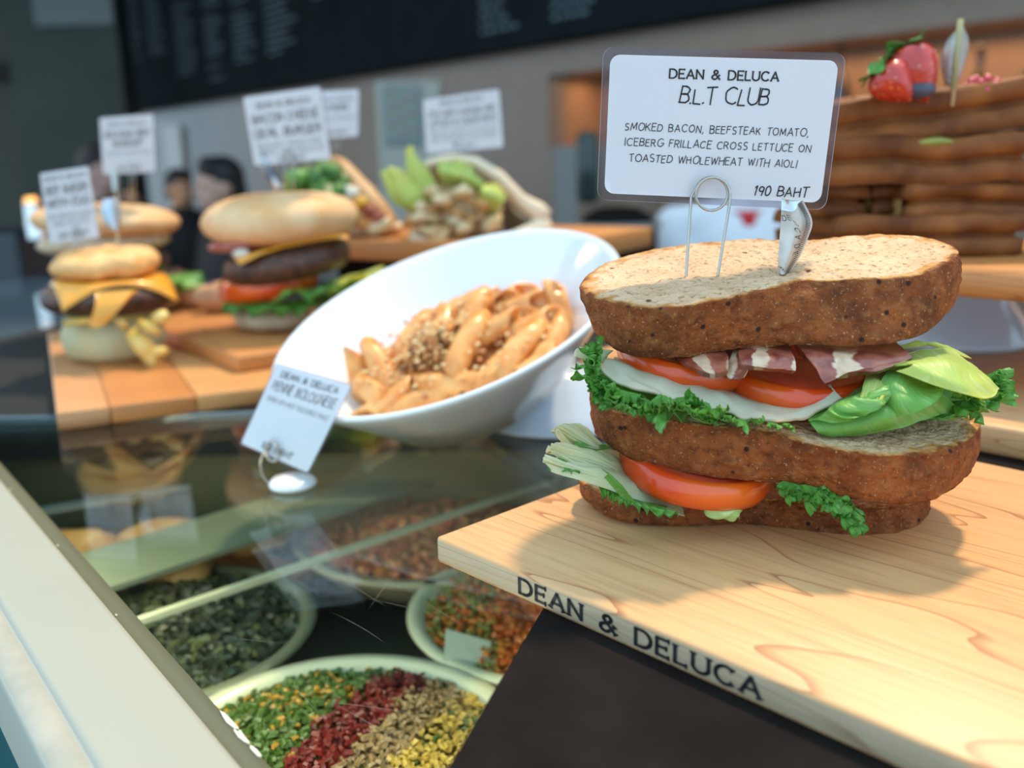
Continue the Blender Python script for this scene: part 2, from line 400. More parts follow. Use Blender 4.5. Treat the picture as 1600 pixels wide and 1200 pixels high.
def text(mb, s, fn, h, cx, y, weight=.1, track=.22, hand=False, slant=0, seed=0, serif=0, align='c', mi=0, wx=1.0):
    """fn(x, y) -> 3D point. text centred at cx with its baseline on y"""
    lines, w = text_layout(s, track, hand, slant, seed); off = {'c': -w/2, 'l': 0, 'r': -w}[align]
    def seg(a, b, wt):
        dx, dy = b[0]-a[0], b[1]-a[1]; l = math.hypot(dx, dy) or 1e-6; nx, ny = -dy/l*wt/2, dx/l*wt/2; ex, ey = dx/l*wt*.32, dy/l*wt*.32
        q = [(a[0]-ex+nx, a[1]-ey+ny), (a[0]-ex-nx, a[1]-ey-ny), (b[0]+ex-nx, b[1]+ey-ny), (b[0]+ex+nx, b[1]+ey+ny)]
        mb.face([mb.vert(fn(cx+(p[0]+off)*h*wx, y+p[1]*h)) for p in q], mi)
    for L in lines:
        for a, b in zip(L, L[1:]): seg(a, b, weight)
        if serif and len(L) > 1 and math.hypot(L[0][0]-L[-1][0], L[0][1]-L[-1][1]) > .1:
            for p, q in ((L[0], L[1]), (L[-1], L[-2])):
                dx, dy = q[0]-p[0], q[1]-p[1]; l = math.hypot(dx, dy) or 1; nx, ny = -dy/l*serif, dx/l*serif
                if abs(dy) < abs(dx)*.4 and False: continue
                seg((p[0]-nx, p[1]-ny), (p[0]+nx, p[1]+ny), weight*.55)
    return w*h*wx

exec_parts = []
# ============================================================ THE SETTING
GD = Vector((.624, -.782, 0)).normalized()           # along the counter
GN = Vector((.782, .624, 0)).normalized()            # from the customer side inwards
E0 = Vector((-.366, .629, 0))                        # a point on the inner edge of the cream frame
def cnt(s, t, z=0): p = E0+GD*s+GN*t; return Vector((p.x, p.y, z))   # counter coordinates
FLOOR = -1.35
def slab(mb, pts, z0, z1, mi=0):
    n = len(pts); a = len(mb.v); mb.v += [Vector((p[0], p[1], z0)) for p in pts]+[Vector((p[0], p[1], z1)) for p in pts]
    mb.face([a+i for i in range(n)][::-1], mi); mb.face([a+n+i for i in range(n)], mi)
    for i in range(n): j = (i+1) % n; mb.face((a+i, a+j, a+n+j, a+n+i), mi)

b = MB(); b.box((0, 6, FLOOR-.05), (34, 26, .1)); struct('floor', b, mat('floor_tile', (.34, .34, .32), .6, (.30, .30, .29), 3))
# back wall runs parallel to the counter, 4 m behind
WD = (ray(-389, 276)-Vector((0, 0, 0))); WD.z = 0; WD.normalize()
P0 = onz(1300, 0, .86); WN = Vector((WD.y, -WD.x, 0))
if WN.dot(Vector((0, 1, 0))) < 0: WN = -WN
def wl(s, t, z): p = P0+WD*s+WN*t; return Vector((p.x, p.y, z))     # s to the left along the wall, t behind it
def wall_s(px): # s where the pixel column meets the wall plane
    d = ray(px, 250); d.z = 0; A = P0.copy(); A.z = 0
    # CAM + k d = A + s WD
    det = d.x*(-WD.y)-d.y*(-WD.x); k = (A.x*(-WD.y)-A.y*(-WD.x))/det; q = d*k-A; return q.dot(WD)
def wbox(mb, s0, s1, t0, t1, z0, z1, mi=0):
    slab(mb, [wl(s0, t0, 0), wl(s1, t0, 0), wl(s1, t1, 0), wl(s0, t1, 0)], z0, z1, mi)
def wz(px, py): # height where a pixel meets the wall plane
    d = ray(px, py); A = P0; n = WN; k = (A-CAMP).dot(n)/d.dot(n); return (CAMP+d*k).z
CEIL = 2.6
s_niche = wall_s(858); s_end = wall_s(190)
zn_top = wz(1232, 71); zn_bot = wz(860, 232)
tilem = mat('wall_tile', (.27, .25, .23), .35, (.23, .22, .20), 3)
def tile_mat():
    m, bb, tc = basemat('glazed_wall_tile', .3, .5)
    n = nd(m, 'ShaderNodeTexBrick', Scale=5.0); n.inputs['Mortar Size'].default_value = .012
    n.inputs['Color1'].default_value = (.30, .20, .13, 1); n.inputs['Color2'].default_value = (.27, .175, .115, 1); n.inputs['Mortar'].default_value = (.2, .19, .18, 1)
    mp = nd(m, 'ShaderNodeMapping'); lk(m, tc.outputs['UV'], mp.inputs[0]); lk(m, mp.outputs[0], n.inputs['Vector']); lk(m, n.outputs[0], bb.inputs['Base Color']); return m
TILE = tile_mat()
def wall_panel(mb, s0, s1, z0, z1, t=0):
    i = len(mb.v)
    for s_, z in ((s0, z0), (s1, z0), (s1, z1), (s0, z1)): mb.uv[len(mb.v)] = (s_, z); mb.v.append(wl(s_, t, z))
    mb.face((i, i+1, i+2, i+3))
    slabm = [wl(s0, t+.004, 0), wl(s1, t+.004, 0), wl(s1, t+.12, 0), wl(s0, t+.12, 0)]
    slab(mb, slabm, z0, z1)
b = MB()
wall_panel(b, s_niche, s_end+.0, FLOOR, CEIL); wall_panel(b, -4.5, s_niche, FLOOR, zn_bot); wall_panel(b, -4.5, s_niche, zn_top, CEIL)
struct('wall_back', b, TILE)
b = MB(); wbox(b, -4.5, s_niche, .42, .47, zn_bot, zn_top); wbox(b, s_niche, s_niche+.04, .12, .47, zn_bot, zn_top)
wbox(b, -4.5, s_niche, .13, .45, zn_bot-.03, zn_bot); wbox(b, -4.5, s_niche, .13, .45, zn_top, zn_top+.03)
niche = struct('trim_1', b, mat('niche_lining', (.30, .19, .12), .6)); niche['label'] = 'warm lit recess lining'
# menu board
zb = wz(1300, 0)
b = MB(); s_mb = wall_s(192)
wbox(b, -4.5, s_mb, -.16, -.02, zb, CEIL-.02)
mbd = thing('menu_board', 'long black menu board covered in columns of pale chalk writing, high on the back wall', 'menu board', wl(2, -.1, zb))
b.build('board', mat('chalkboard', (.009, .014, .017), .9, (.013, .019, .022), 4, spec=.08), mbd, smooth=False)
b = MB(); rnd = random.Random(3)
chalk = mat('chalk_writing', (.13, .19, .22), .8)
s_ = s_mb-.5
while s_ > -1.5:
    wcol = rnd.uniform(.35, .6); z = CEIL-.15; zl = zb+rnd.choice([.1, .25, .5, .9])
    while z > zl:
        x = s_; xe = s_-wcol*rnd.uniform(.5, 1)
        while x > xe:
            l = rnd.uniform(.03, .09); wbox(b, x-l, x, -.165, -.162, z, z+.022); x -= l+.025
        z -= .055 if rnd.random() > .12 else .11
    s_ -= wcol+.28
b.build('writing', chalk, mbd, smooth=False, kind='stuff')
# left side wall and columns
b = MB(); c0 = at(-150, 250, 9.5); c1 = at(38, 250, 9.5); slab(b, [c0, c1, c1+V(0, .3, 0), c0+V(0, .3, 0)], FLOOR, CEIL)
struct('wall_left', b, mat('olive_wall', (.035, .05, .036), .6, (.045, .06, .045), 2))
b = MB(); zr = at(20, 110, 9.3).z; slab(b, [at(-150, 250, 9.3), at(46, 250, 9.3), at(46, 250, 9.4), at(-150, 250, 9.4)], zr-.07, zr+.07)
struct('trim_2', b, M['dark'])
b = MB(); c0 = at(36, 250, 9.0); c1 = at(205, 250, 9.0); slab(b, [c0, c1, c1+V(0, .35, 0), c0+V(0, .35, 0)], FLOOR, CEIL)
struct('wall_front', b, mat('grey_green_column', (.058, .088, .078), .6, (.045, .062, .060), 1.2, spec=.2))
b = MB(); c0 = at(100, 20, 8.9); 
for (x0, x1) in ((52, 176),): slab(b, [at(x0, 20, 8.93), at(x1, 20, 8.93), at(x1, 20, 8.99), at(x0, 20, 8.99)], c0.z-.10, CEIL)
struct('trim_3', b, mat('blue_grey_header', (.12, .18, .20), .5))
b = MB(); c0 = at(258, 250, 8.5); c1 = at(285, 250, 8.5); slab(b, [c0, c1, c1+V(0, .2, 0), c0+V(0, .2, 0)], FLOOR, at(270, 196, 8.5).z)
struct('trim_4', b, mat('pale_post', (.70, .78, .78), .4))
b = MB(); cs = [V(-9, 2.6, 0), V(9, 2.6, 0), V(9, 16, 0), V(-9, 16, 0)]; slab(b, cs, CEIL, CEIL+.1); struct('ceiling', b, mat('dark_ceiling', (.05, .055, .055), .7))
lamp('niche_lamp', 'AREA', wl((s_niche-4.5)/2, .25, zn_top-.02), (0, 0, math.atan2(WD.y, WD.x)), 17, (1, .55, .24), abs(s_niche+4.5)*.98, .12)
lamp('kitchen_fill', 'AREA', (-5.2, 4.6, 2.5), (0, 0, 0), 60, (1, .72, .48), 1.6, 1.2)  # unseen fill light added to brighten the room behind the counter
lamp('kitchen_fill', 'AREA', (4.6, 3.9, 2.5), (0, 0, 0), 60, (1, .72, .48), 1.6, 1.2)  # second added fill, unseen on the right

# display case -----------------------------------------------------------------
case = thing('display_case', 'cream framed glass topped display case holding bowls of salad', 'display case', cnt(0, 0, FLOOR))
gp = [cnt(-.19, .0), cnt(.75, .0), cnt(.75, 1.6), (1.2, .785), (-.488, .785)]
gpoly = [(p[0], p[1]) for p in gp]
b = MB(); slab(b, [cnt(-.195, 0), cnt(.8, 0), cnt(.8, 1.1), V(1.1, .785, 0)], -.006, 0); 
g_ = b.build('glass_top', M['glass'], case, smooth=False)
b = MB(); rn = random.Random(12)
for k in range(22):
    x, y = rn.uniform(440, 900), rn.uniform(820, 1120); p = onz(x, y, .00005); a = rn.gauss(-.75, .25) if rn.random() < .7 else rn.uniform(0, 3); l = rn.uniform(.008, .05); c_ = rn.uniform(-6, 6)
    prev = None
    for q in range(9):
        t = q/8; aa = a+c_*t*l; p = p+V(math.cos(aa), math.sin(aa), 0)*l/8; n = V(-math.sin(aa), math.cos(aa), 0)*.00005*math.sin(PI*min(.97, max(.03, t)))
        cur = (b.vert(p+n), b.vert(p-n))
        if prev: b.face((prev[0], prev[1], cur[1], cur[0]))
        prev = cur
b.build('scratches', mat('glass_scratch', (.30, .32, .28), .5), case, smooth=False, kind='stuff')
b = MB(); slab(b, [V(-.49, .785, 0), V(1.1, .785, 0), V(1.1, .789, 0), V(-.49, .789, 0)], -.006, .0005); b.build('glass_edge', mat('blue_glass_edge', (.16, .24, .30), .15), case, smooth=False)
# cream frame: swept profile (t = distance outwards, z)
prof = [(.006, -.03), (.006, .0004), (.0, .0014), (-.004, .0018), (-.0045, .0048), (-.007, .0054), (-.030, .0054), (-.040, .0054), (-.0428, .0050), (-.0434, .0036), (-.0450, .0036), (-.0456, .0046), (-.0520, .0044), (-.0565, .0036), (-.0578, .001), (-.0578, -.03)]
b = MB(); rows = [[cnt(s_, t, z) for t, z in prof] for s_ in [-.2+i*.02 for i in range(50)]]
b.grid(rows)
for fi, f in enumerate(b.f):
    j = f[0] % len(prof); b.m[fi] = 3 if j < 3 else (1 if 7 < j < 10 else (2 if 9 < j < 13 else 0))
b.build('frame', [M['cream'], M['groove'], M['sealant'], mat('shaded_inner_slope', (.12, .13, .08), .5)], case, smooth=True)  # olive strip paints in the shade on the frame's inner slope
b = MB(); rn = random.Random(5)    # flaking paint at the frame's inner edge
for q in range(8):
    s0 = rn.uniform(.02, .5); w = rn.uniform(.001, .002)
    if q < 3: s0 = .400+q*.012; w = .010-.002*q
    pts = [cnt(s0+w*math.cos(a)*rn.uniform(.6, 1), (.0055 if q < 3 else -.002)+(.0016 if q < 3 else .0006)*math.sin(a)*rn.uniform(.4, 1), 0) for a in [k*PI/4 for k in range(8)]]
    slab(b, pts, .0002 if q < 3 else .0017, .0012 if q < 3 else .0024)
b.build('paint_flakes', mat('flaked_paint', (.60, .58, .48), .7), case, smooth=False, kind='stuff')
b = MB(); slab(b, [cnt(-.25, -.0570), cnt(.9, -.0570), cnt(.9, -.0510), cnt(-.25, -.0510)], -.9, -.004); b.build('front_glass', M['teal'], case, smooth=False)
b = MB(); slab(b, [cnt(-.16, -.005), cnt(.9, -.005), cnt(.9, .9), V(1.1, .795, 0), V(-.45, .795, 0)], -.19, -.175); b.build('deck', mat('case_deck', (.12, .125, .09), .5, spec=.3), case, smooth=False)
b = MB(); slab(b, [V(-.50, .80, 0), V(1.1, .80, 0), V(1.1, .82, 0), V(-.50, .82, 0)], -.19, -.008); b.build('back_panel', mat('olive_back_panel', (.17, .15, .08), .5, (.11, .12, .06), 9), case, smooth=False)
b = MB(); slab(b, [cnt(-.2, -.005), cnt(.9, -.005), cnt(.9, .0), cnt(-.2, .0)], -.9, -.03); b.build('inner_panel', mat('inner_panel', (.10, .12, .10), .5), case, smooth=False)
def inbar(pa, pb, wdt, name, m, z=-.07):
    A = onz(*pa, z); B = onz(*pb, z); d = (B-A).normalized(); n = V(-d.y, d.x, 0)
    b = MB(); slab(b, [A, B+d*.25, B+d*.25+n*wdt, A+n*wdt], z-.004, z); b.build(name, m, case, smooth=False)
inbar((200, 975), (500, 873), .006, 'shelf_rail', mat('pale_rail', (.55, .55, .38), .35))
inbar((120, 935), (700, 742), .075, 'shelf_strip', mat('green_grey_strip', (.19, .22, .15), .35))
inbar((60, 800), (420, 735), .012, 'shelf_rail', M['groove'])
cl = lamp('case_fill', 'AREA', (0, 0, 0), (0, 0, 0), .5, (1, .95, .80), .6, .03)  # unseen strip light added to brighten the inside of the case
cz_ = -(GN*.9-V(0, 0, .55)).normalized(); cy_ = cz_.cross(GD); cp_ = cnt(.30, .012, -.035)
cl.matrix_world = Matrix(((GD.x, cy_.x, cz_.x, cp_.x), (GD.y, cy_.y, cz_.y, cp_.y), (GD.z, cy_.z, cz_.z, cp_.z), (0, 0, 0, 1)))

b = MB(); slab(b, [V(-.78, .79, 0), V(1.3, .79, 0), V(1.3, 1.75, 0), V(-.50, 1.75, 0)], -.04, -.001)
tag(b.build('rear_counter', M['dark'], smooth=False), 'dark flat counter behind the glass, carrying the burger boards', 'counter')
b = MB(); slab(b, [V(-.50, .83, 0), V(1.3, .83, 0), V(1.3, 1.7, 0), V(-.45, 1.7, 0)], FLOOR, -.041); tag(b.build('counter_base', M['dark'], smooth=False), 'dark cupboard base under the rear counter', 'counter base')
# second case at the far left
c2 = thing('display_case', 'second cream edged display case beyond the leftmost burger board', 'display case', at(-80, 560, 1.3))
A = at(-60, 563, 1.18); B = at(130, 528, 1.38); d = (B-A); d.z = 0; d.normalize(); n = V(-d.y, d.x, 0)
zt = (A.z+B.z)/2+.004
b = MB(); slab(b, [A-d*.5, B+d*.6, B+d*.6+n*.05, A-d*.5+n*.05], zt-.007, zt); b.build('frame', M['cream'], c2, smooth=False)
b = MB(); slab(b, [A-d*.5+n*.004, B+d*.6+n*.004, B+d*.6+n*.045, A-d*.5+n*.045], zt-.075, zt-.0071); b.build('front_panel', mat('grey_green_panel', (.10, .13, .09), .5), c2, smooth=False)
b = MB(); slab(b, [A-d*.5+n*.05, B+d*.6+n*.05, B+d*.6+n*.7, A-d*.5+n*.7], zt-.012, zt-.004); b.build('glass_top', mat('far_glass_top', (.12, .16, .19), .06, coat=.3), c2, smooth=False)
b = MB(); slab(b, [A-d*.5+n*.1, B+d*.6+n*.1, B+d*.6+n*.65, A-d*.5+n*.65], FLOOR, zt-.013); b.build('body', M['dark'], c2, smooth=False)

# ============================================================ BOWLS OF SALAD INSIDE THE CASE
def bowl_mesh(c, R, depth, th=.004, n=72):
    b = MB(); r0 = R*.45
    pr = [(r0*.5, -depth), (r0, -depth), (R*.8, -depth*.45), (R*.97, -.004), (R, .0), (R-.001, .002), (R-.009, .002), (R-.013, -.003), (R*.76, -depth*.45+th), (r0*.9, -depth+th), (.001, -depth+th)]
    b.lathe(pr, c, n); return b
rimc = mat('cream_bowl', (.62, .62, .44), .25, coat=.4)
def pieces(mb, fn, n, sz, seed, zc=0):
    rn = random.Random(seed)
    for _ in range(n):
        p, mi = fn(rn); s_ = sz*rn.uniform(.6, 1.3)
        R = Matrix.Rotation(rn.uniform(0, 6.3), 3, 'Z')@Matrix.Rotation(rn.uniform(-.9, .9), 3, 'X')
        i = len(mb.v)
        for x, y, z in ((1, .6, -.3), (-1, .7, -.3), (-.8, -.7, -.35), (.9, -.6, -.3), (.6, .4, .4), (-.7, .3, .45), (-.5, -.5, .4), (.6, -.3, .45)):
            mb.v.append(p+R@Vector((x*s_, y*s_*.8, z*s_)))
        for q in ((0, 3, 2, 1), (4, 5, 6, 7), (0, 1, 5, 4), (1, 2, 6, 5), (2, 3, 7, 6), (3, 0, 4, 7)): mb.face([i+k for k in q], mi)
def salad(name, label, c, R, mats, pick, n, sz, seed, depth=.05, bm=None):
    c = Vector(c); t = thing('salad_bowl', label, 'bowl', (c.x, c.y, c.z-depth))
    bowl_mesh(c, R, depth).build('bowl', bm or rimc, t)
    def fn(rn):
        while True:
            x, y = rn.uniform(-1, 1), rn.uniform(-1, 1)
            if x*x+y*y < .93: break
        r = math.hypot(x, y)
        return Vector((c.x+x*(R-.010), c.y+y*(R-.010), c.z-.005+.014*(1-r*r)+rn.uniform(-.004, .004))), pick(x, y, rn)
    b = MB(); b.lathe([(.001, .006), (R*.4, .004), (R*.7, -.002), (R-.014, -.010)], c, 32, 0)
    pieces(b, fn, n, sz, seed)
    o = b.build(name, mats, None, smooth=False); o['label'] = label.split(' in ')[0] if False else ''; return t, o
def L(c, c2=None, s=60): return mat('chopped_food', c, .4, c2 or tuple(x*.7 for x in c), s)
ax = onz(620, 1200, -.1)-onz(760, 1060, -.1)
mG = [L((.075, .14, .02)), L((.17, .012, .008)), L((.34, .22, .10)), L((.62, .42, .08)), L((.14, .075, .035)), L((.52, .27, .03))]
def pick1(x, y, rn):
    # stripes run away from the camera, leaning left at the far end
    k = x*.922+y*-.388+rn.uniform(-.05, .05)
    if k < -.18: return 0 if rn.random() < .86 else 5
    if k < .13: return 1
    if k < .39: return 2
    if k < .70: return 3 if rn.random() < .93 else 0
    return 4
t, o = salad('chopped_vegetables', 'wide cream bowl in the case holding striped rows of chopped vegetables, nearest the camera', (-.098, .438, -.10), .106, mG, pick1, 5200, .0027, 1)
tag(o, 'striped rows of chopped green, red, brown and yellow vegetables in the nearest case bowl', 'chopped vegetables'); o['kind'] = 'stuff'
t, o = salad('grated_carrot', 'round cream bowl of orange salad in the case, beside the near wooden board', (.030, .606, -.10), .108, [L((.58, .12, .015)), L((.66, .22, .03)), L((.26, .26, .06))], lambda x, y, rn: 2 if x < -.45 and rn.random() < .6 else rn.choice([0, 0, 1]), 4200, .0027, 2)
tag(o, 'orange carrot salad filling the bowl beside the near board', 'salad'); o['kind'] = 'stuff'
t, o = salad('dark_olives', 'shadowed bowl of dark green salad in the case, next to the cream frame', (-.245, .585, -.10), .105, [L((.045, .06, .03)), L((.03, .04, .02)), L((.09, .11, .04))], lambda x, y, rn: rn.choice([0, 1, 1, 2]), 1500, .0045, 3, bm=mat('olive_bowl', (.16, .17, .11), .35))
tag(o, 'dark green leaves filling the shadowed bowl by the cream frame', 'salad'); o['kind'] = 'stuff'
t, o = salad('tomato_salad', 'bowl of red and orange salad in the case, behind the steel shelf strip', (-.075, .76, -.10), .118, [L((.58, .14, .035)), L((.62, .24, .05)), L((.42, .07, .03))], lambda x, y, rn: rn.choice([0, 1, 1, 2]), 1600, .0045, 4, bm=mat('tan_bowl', (.40, .36, .24), .35))
tag(o, 'red and orange salad filling the bowl behind the steel shelf strip', 'salad'); o['kind'] = 'stuff'
# small blank price card standing in the orange salad
b = MB(); pc = [onz(695, 985, -.07), onz(768, 1000, -.07)]
q = [at(692, 1040, .53), at(764, 1056, .53), at(767, 1003, .55), at(697, 983, .55)]
i = len(b.v); b.v += q+[p+V(0, .0008, 0) for p in q]
for f in ((0, 1, 2, 3), (7, 6, 5, 4), (0, 4, 5, 1), (1, 5, 6, 2), (2, 6, 7, 3), (3, 7, 4, 0)): b.face([i+k for k in f])
tag(b.build('price_card', mat('faded_card', (.48, .52, .40), .6), smooth=False), 'small pale card standing in the orange salad inside the case', 'price card')
# baked things on a tray far inside the case
tr = thing('serving_tray', 'wooden tray of baked bread inside the case, below the leftmost burger board', 'tray', (-.33, .68, -.12))
b = MB(); b.box((-.30, .70, -.115), (.22, .16, .012), rz=-.6, bev=.004); b.build('tray', M['maple2'], tr)
for i, (x, y) in enumerate(((-.37, .715), (-.30, .73), (-.335, .66), (-.265, .68), (-.235, .745))):
    b = MB(); b.blob((x, y, -.096), (.040, .027, .018), 16, 10, amp=.25, sc=2, seed=i, R=Matrix.Rotation(i*.7, 3, 'Z'))
    tag(b.build('bread_roll', mat('baked_crust', (.45, .22, .06), .5, (.60, .36, .12), 40)), 'golden bread roll on the tray inside the display case', 'bread roll', 'bread rolls on the tray inside the case')
# ============================================================ NEAR BOARD, RISER AND THE CLUB SANDWICH
def nv(p, z=None): return Vector((p.x, p.y, p.z if z is None else z))
zr, zb_ = .0325, .045
a1 = onz(840, 965, zr); a2 = onz(700, 1200, zr); d = (a2-a1).normalized(); 
b = MB(); slab(b, [a1-d*.48, a1+d*.12, a1+d*.12+V(.5, -.12, 0), a1-d*.48+V(.50, .0, 0)], .0004, zr)
tag(b.build('display_riser', M['black'], smooth=False), 'low matt black riser box carrying the near lettered maple board', 'riser')
A_ = onz(681, 838, zb_); BX = (onz(1500, 1183, zb_)-A_); BX.z = 0; BX.normalize(); rzB = math.atan2(BX.y, BX.x)
BY = Vector((-BX.y, BX.x, 0)); depthB = (onz(1600, 735, zb_)-A_).dot(BY)
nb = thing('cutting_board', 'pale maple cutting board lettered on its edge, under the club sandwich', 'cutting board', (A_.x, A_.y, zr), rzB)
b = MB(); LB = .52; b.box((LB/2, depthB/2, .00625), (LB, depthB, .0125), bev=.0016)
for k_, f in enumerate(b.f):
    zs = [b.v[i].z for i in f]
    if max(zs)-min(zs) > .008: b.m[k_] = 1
b.build('board', [M['maple'], maple_mat('shaded_maple_side', (.52, .40, .26), (.46, .34, .21), (.28, .16, .09), 2)], nb, local=True, auto=50)  # greyer side colour: the shade on the board's side faces is painted in
b = MB(); fn = lambda x, y: Vector((x, -.00018, y))
def bx(px): # distance along the edge for a pixel on it
    best = min(((abs((lambda q: q)(px-pj(A_+BX*(i*.001)+V(0, 0, -.006))[0])), i*.001) for i in range(400))); return best[1]
def pj(P):
    q = CAMR.transposed()@(P-CAMP); return (800+F*q.x/-q.z, 600-F*q.y/-q.z)
x0, x1 = bx(812), bx(1186)
wtxt = text_layout('DEAN & DELUCA', .30)[1]; ht = .0066
text(b, 'DEAN & DELUCA', fn, ht, (x0+x1)/2, .0030, .19, .30, serif=.13, wx=(x1-x0)/(wtxt*ht))
b.build('lettering', M['ink'], nb, smooth=False, local=True, label='black stamped capital lettering')

sw = thing('club_sandwich', 'triple decker club sandwich of brown bread, tomato, bacon and lettuce on the near board', 'sandwich', onz(1180, 760, zb_))
def plane(px, py, Y, tilt, roll): # a point and a normal (tilt towards camera, roll to the left side)
    o = at(px, py, Y); n = Vector((math.sin(math.radians(roll)), -math.sin(math.radians(tilt)), 1)).normalized(); return o, n
def radial(loop, c, e1, e2, n):
    ang = []
    for p in loop: d = p-c; ang.append((math.atan2(d.dot(e2), d.dot(e1)), p))
    ang.sort(key=lambda t: t[0]); out = []
    A = [a for a, _ in ang]; Pn = [p for _, p in ang]
    for i in range(n):
        a = -PI+2*PI*i/n; k = 0
        while k < len(A) and A[k] < a: k += 1
        p, q = Pn[k-1], Pn[k % len(Pn)]; a0 = A[k-1]-(2*PI if k == 0 else 0); a1_ = A[k % len(A)]+(2*PI if k == len(A) else 0)
        # intersect the ray with segment
        d = e1*math.cos(a)+e2*math.sin(a); pd, qd = p-c, q-c
        det = lambda u, v: u.dot(e1)*v.dot(e2)-u.dot(e2)*v.dot(e1)
        sg = qd-pd; den = det(d, sg); t = det(pd, sg)/den if abs(den) > 1e-12 else pd.length
        out.append(c+d*t)
    for _ in range(3): out = [(out[i-1]+out[i]*2+out[(i+1) % n])/4 for i in range(n)]
    return out
def slice_(name, top_px, bot_px, pt, pb, back_shift, seed, dark=False, N=260, label=None, hump=0):
    """bread slice: outline of the cut face on plane pt, front of lower outline on plane pb"""
    (ot, nt), (ob, nb_) = pt, pb
    top = [onp(x, y, ot, nt) for x, y in top_px]
    c = sum(top, Vector())/len(top); e1 = (Vector((1, 0, 0))-nt*nt.x).normalized(); e2 = nt.cross(e1)
    T = radial(top, c, e1, e2, N)
    lowf = [onp(x, y, ob, nb_) for x, y in bot_px]
    cb = c+(ob-c).dot(nb_)/nb_.dot(nt)*nt
    # back of the lower outline is the top outline carried down
    lp = list(lowf); xs = [q.x for q in lowf]; xa, xb = min(xs), max(xs)
    for q in T:
        s_ = q+nt*((ob-q).dot(nb_)/nb_.dot(nt))
        if (q-c).dot(e2) > .004 : lp.append(cb+(s_-cb)*back_shift)
    B = radial(lp, sum(lp, Vector())/len(lp) if False else cb, e1, e2, N)
    th = (c-cb).length
    mb = MB(); mb.at = []; rows = []; cr_ = []
    def rg(f, dz, amp, crustv, sh=0):
        row = []; cc = []
        for i in range(N):
            p = c+(T[i]-c)*f
            h = noise.fractal(p*190+Vector((seed, 0, 0)), .8, 2.1, 4); h2 = noise.noise(p*60+Vector((0, seed, 0)))
            p = p+nt*(dz+amp*h+amp*.8*h2+hump*math.sin(min(1, f)*PI)*h2)
            row.append(p); cc.append(min(1, max(0, crustv+(.7*noise.noise(p*150)+.35*noise.noise(p*500) if 0 < crustv < 1 else 0))))
        rows.append(row); cr_.append(cc)
    NR = 46
    for k in range(1, NR+1):
        f = (k/(NR+.0))*.955
        rg(f, 0, .0009, 0.0 if f < .90 else .25)
    rg(.972, .0002, .0007, .5); rg(.988, .0001, .0006, .8); rg(.997, -.0001, .0006, .9); rg(1.004, -.0005, .0005, 1)
    side = 15
    for k in range(1, side+1):
        t = k/side; row = []; cc = []
        for i in range(N):
            p = T[i].lerp(B[i], t); out = (p-(c.lerp(cb, t))); out = (out-nt*out.dot(nt)).normalized()
            bulge = .0014*math.sin(PI*min(1, t*1.0))**.8 - (.0022*max(0, (t-.85)/.15)**2)
            h = noise.fractal(p*150+Vector((seed*2, 0, 0)), .9, 2.0, 4); h2 = noise.noise(p*38+Vector((seed, 3, 0)))
            p = p+out*(bulge+.0011*h+.0013*h2)
            row.append(p); cc.append(1)
        rows.append(row); cr_.append(cc)
    for f in (.975, .94, .8, .4, .02):
        row = []; cc = []
        for i in range(N):
            p = cb+(B[i]-cb)*f-nt*.0001; row.append(p+nt*.0005*noise.noise(p*200)); cc.append(1 if f > .95 else 0)
        rows.append(row); cr_.append(cc)
    ctr = mb.vert(c+nt*.0002); mb.at.append(0)
    bse = mb.grid(rows, closev=True, uvs=False)
    for cc in cr_: mb.at += cc
    for i in range(N): mb.face((ctr, bse+i, bse+(i+1) % N))
    return mb.build(name, M['bread'], sw, label=label), (c, nt, cb, T)
Ttop = plane(1180, 452, .385, 9.5, -4.5); Tn = Ttop[1]
Tbot = (Ttop[0]-Tn*.0243, Tn)
top_px = [(904, 447), (915, 458), (940, 468), (975, 476), (1010, 480), (1050, 480), (1106, 472), (1150, 462), (1200, 450), (1267, 438), (1320, 438), (1380, 437), (1434, 429), (1470, 416), (1494, 402), (1499, 390), (1481, 380), (1445, 369), (1390, 365), (1339, 367), (1300, 371), (1267, 377), (1220, 374), (1160, 374), (1106, 378), (1050, 385), (997, 394), (950, 409), (920, 426)]
bot_px = [(912, 500), (935, 532), (960, 550), (985, 558), (1020, 561), (1063, 560), (1125, 549), (1170, 543), (1220, 540), (1270, 540), (1315, 542), (1386, 539), (1430, 530), (1453, 521), (1481, 497), (1492, 470)]
slice_('bread_slice', top_px, bot_px, Ttop, Tbot, .93, 1, hump=.0012)
Mtop = plane(1172, 672, .372, 7, 4.2); Mn = Mtop[1]; Mbot = (Mtop[0]-Mn*.0225, Mn)
mt_px = [(922, 618), (940, 634), (965, 644), (1006, 651), (1077, 662), (1172, 672), (1220, 681), (1296, 699), (1330, 707), (1362, 711), (1434, 710), (1480, 702), (1515, 685), (1532, 665), (1533, 645), (1515, 622), (1470, 600), (1400, 588), (1320, 575), (1220, 562), (1120, 555), (1030, 560), (960, 575), (925, 595)]
mb_px = [(930, 660), (954, 702), (975, 716), (997, 725), (1050, 736), (1106, 745), (1160, 751), (1210, 757), (1267, 765), (1300, 773), (1339, 783), (1380, 789), (1410, 790), (1457, 785), (1500, 764), (1524, 722)]
slice_('bread_slice', mt_px, mb_px, Mtop, Mbot, .94, 2)
Bbot = (Vector((0, 0, zb_)), Vector((0, 0, 1))); Bn = Vector((.03, -.015, 1)).normalized()
Btop = (at(1077, 782, onz(1077, 824, zb_).y+.002), Bn)
bt_px = [(904, 752), (915, 762), (945, 772), (997, 779), (1077, 783), (1144, 779), (1244, 781), (1315, 789), (1362, 794), (1410, 790), (1440, 782), (1452, 768), (1445, 745), (1400, 725), (1320, 712), (1220, 702), (1120, 698), (1020, 704), (940, 720), (910, 735)]
